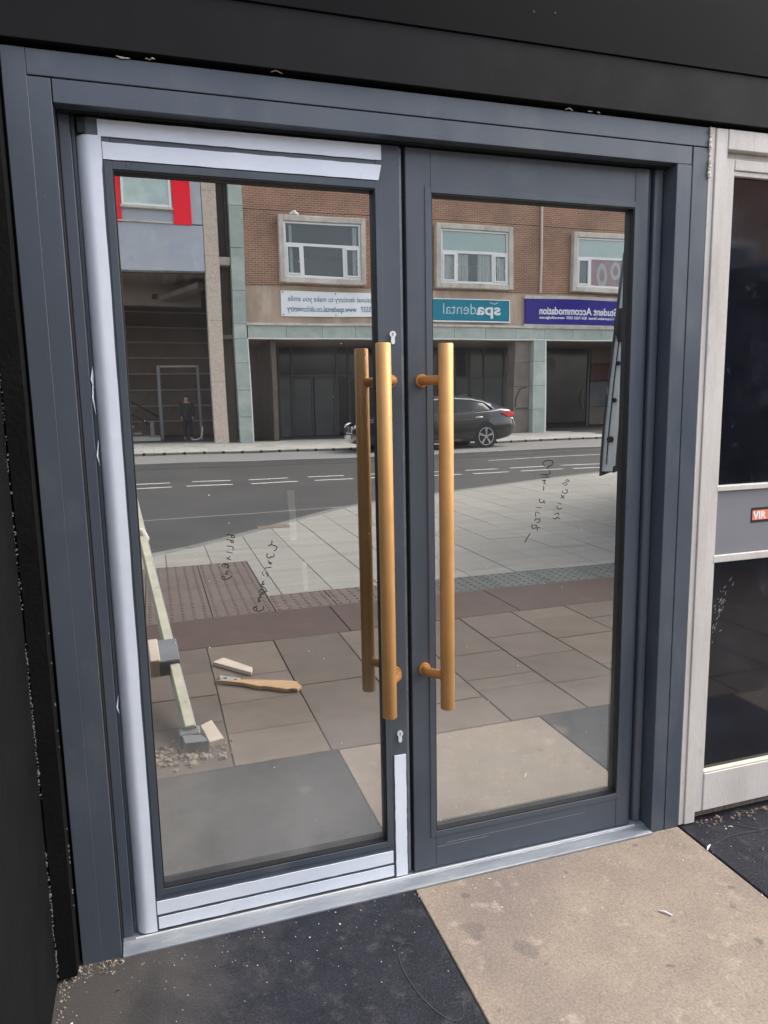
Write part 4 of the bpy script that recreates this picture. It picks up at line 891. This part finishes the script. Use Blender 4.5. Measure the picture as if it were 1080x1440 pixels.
trs = skin('trousers', [(0,0,.92),(.09,0,.86),(.10,.03,.48),(.10,-.02,.10),(-.09,0,.86),(-.11,-.03,.48),(-.13,-.10,.10)], [(0,1),(1,2),(2,3),(0,4),(4,5),(5,6)], [.15,.115,.085,.07,.115,.085,.07], M['jeans'], pe)
hair = skin('hair', [(0,-.03,1.63),(0,-.02,1.72),(0,.03,1.77)], [(0,1),(1,2)], [.075,.09,.06], M['hair'], pe)
st = thing('white_hose', 'short curved white hose lying on the paving beside the person', 'hose', (2.0,-28.0,0))
bm = bm_new(); tube(bm, [(1.55,-28.0,.03),(1.75,-27.95,.03),(1.92,-27.95,.12),(1.98,-27.95,.35),(2.0,-27.97,.55)], .028, 8); part('tube', bm, M['paper'], st, smooth=True)

# ------------------------------------------------------------------ parked car (front to the left)
def parked_car():
    X0, Yn, Yf, Zb = 5.66, -18.15, -20.0, -.045; yc, hw = (Yn+Yf)/2, (Yn-Yf)/2
    global XF
    c = thing('parked_car', 'dark blue black hatchback car parked in the loading bay across the road', 'car', (X0+2.55, yc, Zb))
    XF = Matrix.Translation((0,0,Zb)) @ Matrix.Diagonal((1,1,1.07,1)) @ Matrix.Translation((0,0,-Zb))
    def bodyring(bm, x, zb, zm, zs, zt, w):
        pts = []
        half = [(w*.90,zb),(w*.985,zb+.10),(w,zm),(w*.975,zs),(w*.90,zs+(zt-zs)*.6),(w*.55,zt),(0,zt+.012)]
        for y, z in half: pts.append((y,z))
        full = pts+[(-y,z) for y, z in pts[-2::-1]]
        return [bm.verts.new((X0+x, yc+y, Zb+z)) for y, z in full]
    st_ = [(0.0,.36,.48,.58,.64,.62),(.05,.24,.50,.66,.72,.76),(.25,.20,.52,.74,.80,.87),(.75,.19,.54,.84,.92,hw),(1.35,.19,.55,.92,1.0,hw),(1.7,.19,.56,.94,1.03,hw),(2.5,.19,.57,.965,1.02,hw),(3.4,.19,.58,.99,1.05,hw),(4.1,.20,.60,1.02,1.10,hw),(4.55,.23,.62,1.04,1.16,hw*.985),(4.88,.30,.64,1.03,1.14,hw*.94),(5.03,.36,.62,.98,1.06,hw*.86),(5.10,.42,.58,.80,.90,hw*.80)]
    bm = bm_new(); pr = None
    for s in st_:
        r = bodyring(bm, *s)
        if pr:
            for k in range(len(r)-1): bm.faces.new((pr[k],pr[k+1],r[k+1],r[k]))
            bm.faces.new((pr[-1],pr[0],r[0],r[-1]))
        else: bm.faces.new(r[::-1])
        pr = r
    bm.faces.new(pr); part('body', bm, M['carpaint'], c, smooth=True, angle=40)
    # glasshouse: dark glass volume, then roof and pillars over it
    gh = [(1.45,.96,1.02,.72),(1.9,.97,1.24,.66),(2.35,.98,1.42,.62),(2.9,.99,1.475,.61),(3.5,1.0,1.46,.60),(4.0,1.01,1.38,.58),(4.45,1.03,1.26,.56),(4.85,1.05,1.13,.54)]
    bm = bm_new(); pr = None
    for x, zb, zt, wt in gh:
        half = [(.83,zb-.03),(wt+.09,zt-.06),(wt,zt-.012),(wt*.5,zt+.012),(0,zt+.016)]
        r = [bm.verts.new((X0+x, yc+y, Zb+z)) for y, z in half+[(-y,z) for y, z in half[-2::-1]]]
        if pr:
            for k in range(len(r)-1): bm.faces.new((pr[k],pr[k+1],r[k+1],r[k]))
        else: bm.faces.new(r[::-1])
        pr = r
    bm.faces.new(pr); part('glasshouse', bm, M['carglass'], c, smooth=True, angle=40)
    bm = bm_new(); pr = None
    for x, zb, zt, wt in [(2.28,.98,1.40,.625)]+gh[2:]:
        half = [(wt+.094,zt-.056),(wt+.004,zt-.006),(wt*.5,zt+.018),(0,zt+.022)]
        r = [bm.verts.new((X0+x, yc+y, Zb+z)) for y, z in half+[(-y,z) for y, z in half[-2::-1]]]
        if pr:
            for k in range(len(r)-1): bm.faces.new((pr[k],pr[k+1],r[k+1],r[k]))
        pr = r
    part('roof', bm, M['carpaint'], c, smooth=True, angle=40)
    for s in (1, -1):
        def sp(x, t, out=.006):                              # point on the glasshouse side, t from belt to roof
            for a, b in zip(gh, gh[1:]):
                if x <= b[0]: break
            f = (x-a[0])/(b[0]-a[0]); zb = a[1]+f*(b[1]-a[1])-.03; zt = a[2]+f*(b[2]-a[2])-.06; w = a[3]+f*(b[3]-a[3])+.09
            return Vector((X0+x, yc+s*(.83+(w-.83)*t+out), Zb+zb+(zt-zb)*t))
        bm = bm_new(); vs = [bm.verts.new(sp(*q)) for q in ((4.05,1),(4.30,1),(4.84,1),(4.84,0),(4.35,0),(4.40,.30),(4.28,.62))]; bm.faces.new(vs); part('rear_quarter', bm, M['carpaint'], c)
        bm = bm_new(); tube(bm, [sp(1.55,.3,.008),sp(2.0,.96,.01),sp(2.4,1,.01),sp(3.0,1,.01),sp(3.6,1,.01),sp(4.05,.98,.01),sp(4.30,.60,.01),sp(4.42,.28,.01),sp(4.3,.08,.01),sp(3.5,.05,.01),sp(2.4,.05,.01),sp(1.7,.05,.01)], .014, 6); part('window_trim', bm, M['chrome'], c, smooth=True)
        bm = bm_new(); beam(bm, sp(3.02,.02), sp(3.05,1), .09, .02, (0,1,0)); part('door_pillar', bm, M['gasket'], c)
        for x in (2.75, 3.78):
            bm = bm_new(); tube(bm, [(X0+x-.11,yc+s*(hw-.01),Zb+.88),(X0+x,yc+s*(hw+.022),Zb+.885),(X0+x+.11,yc+s*(hw-.01),Zb+.88)], .018, 6); part('door_handle', bm, M['chrome'], c, smooth=True)
        bm = bm_new(); tube(bm, [(X0+1.0,yc+s*(hw*.985),Zb+.84),(X0+2.4,yc+s*hw*.99,Zb+.80),(X0+3.6,yc+s*hw*.99,Zb+.81),(X0+4.5,yc+s*hw*.97,Zb+.90)], [.004,.018,.018,.004], 6); part('crease', bm, M['carpaint'], c, smooth=True)
        bm = bm_new(); tube(bm, [(X0+1.25,yc+s*(hw*.95),Zb+.24),(X0+3.2,yc+s*hw*.95,Zb+.24)], .05, 8); part('side_skirt', bm, M['carpaint'], c, smooth=True)
        bm = bm_new(); box(bm, X0+1.72, X0+1.92, yc+s*(hw+.10)-.10, yc+s*(hw+.10)+.08, Zb+1.0, Zb+1.13, .03, 2); part('wing_mirror', bm, M['carpaint'], c)
        for x in (.93, 4.02):
            y = yc+s*(hw-.10); yo = yc+s*(hw+.014)
            bm = bm_new(); disc(bm, (X0+x, yc+s*(hw+.004), Zb+.355), (0,s,0), .395, 28); part('wheel_arch', bm, M['gasket'], c)
            bm = bm_new(); tube(bm, [(X0+x,y-s*.1,Zb+.335),(X0+x,yo-s*.03,Zb+.335),(X0+x,yo,Zb+.335)], [.335,.335,.315], 28); t = part('tyre', bm, M['tyre'], c, smooth=True)
            bm = bm_new(); n = 30
            ro = [[bm.verts.new((X0+x+r*math.cos(2*math.pi*k/n), yo+s*o_, Zb+.335+r*math.sin(2*math.pi*k/n))) for k in range(n)] for r, o_ in ((.262,.002),(.262,.012),(.240,.012),(.236,.002))]
            for a, b in zip(ro, ro[1:]):
                for k in range(n): bm.faces.new((a[k],a[(k+1)%n],b[(k+1)%n],b[k]))
            for k in range(5):
                for dd in (-.09,.09):
                    a = 2*math.pi*k/5+math.pi/2; beam(bm, (X0+x+.03*math.cos(a),yo+s*.006,Zb+.335+.03*math.sin(a)), (X0+x+.245*math.cos(a+dd),yo+s*.008,Zb+.335+.245*math.sin(a+dd)), .028, .012, (0,1,0))
            tube(bm, [(X0+x,yo,Zb+.335),(X0+x,yo+s*.014,Zb+.335)], .045, 14)
            part('rim', bm, M['alloy'], t)
        bm = bm_new(); yq = yc+s*hw
        q = [(4.55,.99),(4.78,1.04),(5.02,1.02),(5.055,.93),(5.0,.86),(4.80,.88)]
        f = [bm.verts.new((X0+a, yc+s*(hw*(.985 if a < 4.6 else .955 if a < 4.9 else .88)+.012), Zb+z)) for a, z in q]; b_ = [bm.verts.new((X0+a, yc+s*(hw*.70), Zb+z)) for a, z in q]
        bm.faces.new(f)
        for k in range(len(q)): bm.faces.new((f[k],f[(k+1)%len(q)],b_[(k+1)%len(q)],b_[k]))
        part('tail_lamp', bm, M['redlamp'], c)
        bm = bm_new(); tube(bm, [(X0+5.0,yc+s*hw*.87,Zb+.84),(X0+5.08,yc+s*hw*.84,Zb+.66),(X0+5.12,yc+s*hw*.78,Zb+.60)], .02, 6); part('bumper_trim', bm, M['chrome'], c, smooth=True)
        bm = bm_new(); tube(bm, [(X0+.03,yc+s*.52,Zb+.68),(X0+.14,yc+s*.68,Zb+.70),(X0+.42,yc+s*.80,Zb+.76)], [.05,.075,.03], 8); part('headlamp', bm, M['whitelamp'], c, smooth=True)
    for s in (-.16,.16):
        bm = bm_new(); box(bm, X0-.03, X0+.06, yc+s-.14, yc+s+.14, Zb+.50, Zb+.70, .03, 2); part('grille', bm, M['chrome'], c)
        bm = bm_new(); box(bm, X0-.036, X0-.031, yc+s-.11, yc+s+.11, Zb+.53, Zb+.67); part('grille_mesh', bm, M['gasket'], c)
    boxpart('number_plate', M['plate'], c, X0-.03, X0-.015, yc-.26, yc+.26, Zb+.36, Zb+.47)
    boxpart('number_plate', M['plate'], c, X0+5.105, X0+5.115, yc-.26, yc+.26, Zb+.62, Zb+.73)
    bm = bm_new(); tube(bm, [(X0+3.55,yc,Zb+1.47),(X0+3.72,yc,Zb+1.52),(X0+3.8,yc,Zb+1.47)], [.03,.02,.01], 8); part('roof_aerial', bm, M['carpaint'], c, smooth=True)
parked_car(); XF = None

# ------------------------------------------------------------------ van with its rear door swung open
def open_van():
    global XF
    P0 = Vector((3.785,-3.52)); H = Vector((4.505,-4.16)); u = (H-P0).normalized(); L = (H-P0).length; nrm = Vector((u.y, -u.x)); nrm = nrm if nrm.x < 0 else -nrm   # nrm points to the outer skin
    hw = .96; o = H-nrm*hw
    VX = Matrix(((u.x,-nrm.x,0,o.x),(u.y,-nrm.y,0,o.y),(0,0,1,0),(0,0,0,1)))
    if VX.determinant() < 0: pass
    c = thing('van', 'dark grey van with one rear door swung open on the pavement', 'van', tuple(VX @ Vector((2.5,0,0))))
    XF = VX; X0 = .02; yc = 0.0
    bm = bm_new(); pr = None
    for x, zb, zt, w in ((0,.50,2.46,.93),(.06,.45,2.52,.97),(1.2,.42,2.56,1.0),(3.3,.42,2.55,1.0),(3.75,.42,2.35,.98),(4.25,.42,1.62,.97),(4.9,.42,1.22,.93),(5.15,.48,1.0,.84)):
        h = zt-zb; half = [(w*.95,zb),(w,zb+.12*h),(w,zb+.45*h),(w*.93,zb+.78*h),(w*.84,zb+.95*h),(w*.7,zt),(0,zt+.03)]
        r = [bm.verts.new((X0+x,yc+y*hw,z)) for y, z in half+[(-y,z) for y, z in half[-2::-1]]]
        if pr:
            for k in range(len(r)-1): bm.faces.new((pr[k],pr[k+1],r[k+1],r[k]))
            bm.faces.new((pr[-1],pr[0],r[0],r[-1]))
        else: bm.faces.new(r[::-1])
        pr = r
    bm.faces.new(pr); part('body', bm, M['vanpaint'], c, smooth=True, angle=40)
    boxpart('load_space', M['trim'], c, X0-.012, X0-.002, yc-.72, yc+.78, .62, 2.30)
    for s in (1,-1):
        for x in (.95, 4.25):
            y = yc+s*(hw+.012); bm = bm_new(); tube(bm, [(X0+x,y-s*.22,.34),(X0+x,y-s*.02,.34),(X0+x,y,.34)], [.34,.34,.315], 28); t = part('tyre', bm, M['tyre'], c, smooth=True)
            bm = bm_new(); tube(bm, [(X0+x,y-s*.01,.34),(X0+x,y+s*.006,.34)], [.21,.19], 24); part('rim', bm, M['alloy'], t, smooth=True)
            bm = bm_new(); disc(bm, (X0+x, yc+s*(hw+.003), .40), (0,s,0), .42, 28); part('wheel_arch', bm, M['gasket'], c)
        bm = bm_new(); box(bm, X0+3.0, X0+3.7, yc+s*(hw*.965)-.012, yc+s*(hw*.965)+.03, 1.35, 2.0, .03, 2); part('side_window', bm, M['carglass'], c)
        boxpart('tail_lamp', M['redlamp'], c, X0-.03, X0+.03, yc+s*(hw-.10)-.05, yc+s*(hw-.10)+.05, 1.0, 1.5, .01)
        bm = bm_new(); box(bm, X0+3.75, X0+3.95, yc+s*(hw+.12)-.09, yc+s*(hw+.12)+.09, 1.35, 1.62, .03, 2); part('wing_mirror', bm, M['trim'], c)
    boxpart('rear_bumper', M['trim'], c, X0-.10, X0+.02, yc-hw*.94, yc+hw*.94, .40, .56, .02)
    XF = None
    # the open door: free edge towards the shop, leaning in with the side of the van
    def lean(z): return .21*max(0,(z-.7)/1.9)**1.3
    lv = Vector((.83,-.0))
    def pt(a, t, z):
        q = P0+u*a+nrm*t; l = lean(z); return Vector((q.x+lv.x*l, q.y+lv.y*l, z))
    def slabz(name, m, a0, a1, t0, t1, z0, z1, par, n=10, bev=0):
        bm = bm_new(); pr = None
        for i in range(n+1):
            z = z0+(z1-z0)*i/n; r = [bm.verts.new(pt(a,t,z)) for a, t in ((a0,t0),(a1,t0),(a1,t1),(a0,t1))]
            if pr:
                for k in range(4): bm.faces.new((pr[k],pr[(k+1)%4],r[(k+1)%4],r[k]))
            else: bm.faces.new(r[::-1])
            pr = r
        bm.faces.new(pr); return part(name, bm, m, par)
    d = slabz('rear_door', M['vanpaint'], -.012, L, .028, .045, .70, 2.58, c)
    slabz('shut_face', M['vanedge'], .0, .045, -.055, .027, .74, 2.55, d)
    slabz('inner_frame', M['vanedge'], .046, .12, -.057, -.02, .78, 2.52, d)
    slabz('inner_trim', M['trim'], .121, L, -.050, .027, .72, 2.56, d)
    slabz('weather_seal', M['gasket'], -.004, .012, .0275, .0279+.012, .72, 2.57, d)
    slabz('seal_lip', M['gasket'], -.006, -.001, -.012, -.004, .80, 2.50, d)
    for z in (1.02, 1.36, 1.66): 
        bm = bm_new(); p = pt(-.008,-.028,z); tube(bm, [p, pt(-.03,-.030,z)], .020 if z != 1.02 else .03, 8); part('latch', bm, M['gasket'], d)
    bm = bm_new(); p = pt(-.02,-.01,1.98); tube(bm, [p+Vector((0,0,-.14)), p, p+Vector((0,0,.14))], [.02,.06,.02], 10); part('catch_housing', bm, M['gasket'], d, smooth=True)
open_van()

# ------------------------------------------------------------------ ladder and builders' litter by the doors
ld = thing('propped_board', 'long cream board propped at a low angle with a grey foot on the brown paving', 'board', (-.03,-2.4,0))
b0, t0 = Vector((.118,-1.085,.035)), Vector((-.165,-3.75,1.00))
bm = bm_new(); beam(bm, b0, t0, .040, .085, (0,0,1), .003); part('board', bm, M['ladder'], ld)
bm = bm_new(); beam(bm, b0+Vector((.024,0,.01)), t0+Vector((.024,0,.01)), .004, .05, (0,0,1)); part('edge_strip', bm, M['aluplate'], ld)
bm = bm_new(); box(bm, .075, .160, -1.115, -1.035, .0, .055, .006); part('foot', bm, M['ladgrey'], ld)
a = b0.lerp(t0, .165)
bm = bm_new(); beam(bm, a+Vector((-.025,.07,-.005)), a+Vector((-.035,-.09,.05)), .12, .085, (0,0,1), .004); part('clamp_block', bm, M['ladgrey'], ld)
bm = bm_new(); beam(bm, a+Vector((-.075,.075,.0)), a+Vector((-.085,-.085,.055)), .045, .095, (0,0,1), .004); part('clamp_block', bm, M['paletimber'], ld)
bm = bm_new(); tube(bm, [(-.075,-2.62,.66),(-.045,-2.60,.645),(-.03,-2.60,.60),(-.04,-2.60,.555),(-.07,-2.61,.56)], [.012,.022,.028,.024,.010], 10); part('end_clip', bm, M['paper'], ld, smooth=True)
tr = thing('sawhorse', 'low timber sawhorse holding up the far end of the cream board', 'sawhorse', (-.45,-3.72,0))
bm = bm_new(); beam(bm, (-.85,-3.72,.905), (-.155,-3.72,.905), .06, .07); part('top_beam', bm, M['timber'], tr)
for x in (-.78,-.22):
    for s in (-1,1):
        bm = bm_new(); beam(bm, (x,-3.72+s*.02,.87), (x,-3.72+s*.24,.0), .045, .045, (1,0,0)); part('leg', bm, M['timber'], tr)

pk = thing('split_plank', 'split orange brown plank of timber lying on the paving slabs', 'plank', (.45,-1.55,0))
bm = bm_new()
o = [(.262,1.691),(.40,1.648),(.46,1.625),(.60,1.568),(.662,1.528),(.652,1.497),(.668,1.468),(.640,1.432),(.618,1.452),(.59,1.448),(.50,1.525),(.47,1.53),(.40,1.605),(.33,1.65)]
prism(bm, [(x,-y) for x, y in o], .003, .020, .003); part('timber', bm, M['timber'], pk)
def offcut(label, o, z0, z1, m, cat='offcut', name='offcut', group=None):
    t = thing(name, label, cat, (sum(p[0] for p in o)/len(o), -sum(p[1] for p in o)/len(o), z0), group)
    bm = bm_new(); prism(bm, [(x,-y) for x, y in o], z0, z1, .002); part('piece', bm, M[m], t)
offcut('pale board offcut lying behind the split plank on the paving', [(.28,1.95),(.34,2.0),(.47,1.80),(.455,1.73),(.42,1.77)], .002, .020, 'paletimber')
offcut('pale triangular offcut standing by the grey board foot', [(.165,1.16),(.215,1.20),(.25,1.00),(.19,.985)], .002, .03, 'paletimber')
t = thing('metal_bracket', 'small metal bracket plate with two holes beside the split plank', 'bracket', (.345,-1.70,.001))
bm = bm_new(); prism(bm, [(.30,-1.775),(.395,-1.70),(.385,-1.645),(.295,-1.715)], .002, .010, .002); part('plate', bm, M['aluplate'], t)
bm = bm_new(); disc(bm, (.322,-1.72,.0106), (0,0,1), .010, 12); disc(bm, (.368,-1.685,.0106), (0,0,1), .010, 12); part('hole', bm, M['gasket'], t)
offcut('grey plastic block lying against the foot of the cream board', [(.085,1.045),(.165,1.02),(.185,.955),(.095,.965)], .001, .05, 'ladgrey', 'block', 'packing_block')
def scatter(name, label, cat, n, area, smin, smax, m, seed):
    rnd = random.Random(seed); bm = bm_new()
    for i in range(n):
        x, y = area(rnd); s = rnd.uniform(smin, smax)*(1 if rnd.random() > .1 else 1.8); a = rnd.uniform(0,3.14); e = rnd.uniform(.25,1)
        q = [(x+s*math.cos(a+t)*(1 if k%2 else e), y+s*math.sin(a+t)*(e if k%2 else 1)) for k, t in enumerate((0,1.6,3.1,4.6))]
        b = [bm.verts.new((px,py,.0012)) for px, py in q]; t = [bm.verts.new((x+(px-x)*.7,y+(py-y)*.7,.0012+s*rnd.uniform(.25,.7))) for px, py in q]
        bm.faces.new(t)
        for k in range(4): bm.faces.new((b[k],b[(k+1)%4],t[(k+1)%4],t[k]))
    o = part(name, bm, m); o['kind'] = 'stuff'; o['label'] = label; o['category'] = cat
scatter('rubble', 'pale wood shavings and rubble heaped round the foot of the cream board', 'rubble', 290, lambda r: (r.gauss(.08,.08), -r.gauss(.97,.045)), .003, .015, M['rubble'], 1)
scatter('debris', 'crumbly brown and white debris along the foot of the left jamb and black wall', 'debris', 420, lambda r: (-.247+abs(r.gauss(0,.012)), -r.uniform(.06,.34)) if r.random() < .45 else (r.uniform(-.24,-.1), -.05-abs(r.gauss(0,.022))), .0006, .0030, M['rubble'], 2)
scatter('grit', 'fine pale grit scattered over the stone slabs at the threshold', 'grit', 280, lambda r: (r.uniform(-.25,1.9), -.056-abs(r.gauss(0,.16))), .0006, .0020, M['paper'], 3)
scatter('crumbs', 'brown crumbs under the bottom rail of the white timber window', 'debris', 300, lambda r: (r.uniform(1.655,2.6), -.045-abs(r.gauss(0,.02))), .0015, .006, M['dust'], 4)
def scrap(label, x, y, l, a, m='paper'):
    t = thing('scrap', label, 'scrap', (x,y,0)); bm = bm_new()
    d = Vector((math.cos(a),math.sin(a),0)); n_ = Vector((-d.y,d.x,0)); p = Vector((x,y,.0015))
    tube(bm, [p-d*l/2, p-d*l*.1+n_*l*.04+Vector((0,0,.002)), p+d*l/2], [l*.05,l*.09,l*.05], 6); part('sliver', bm, M[m], t)
scrap('white paper sliver on the buff slab right of its middle', 1.283, -.365, .035, -.9)
scrap('white scrap at the joint between buff slab and dark slab on the right', 1.600, -.170, .035, .6)
scrap('small white scrap on the dark slab in front of the timber window', 1.745, -.105, .015, -.4)
scrap('pale splinter near the black side wall foot', -.215, -.235, .03, 1.1)
scrap('dark twig on the grey slab near the black wall', -.115, -.16, .012, .3, 'gasket')
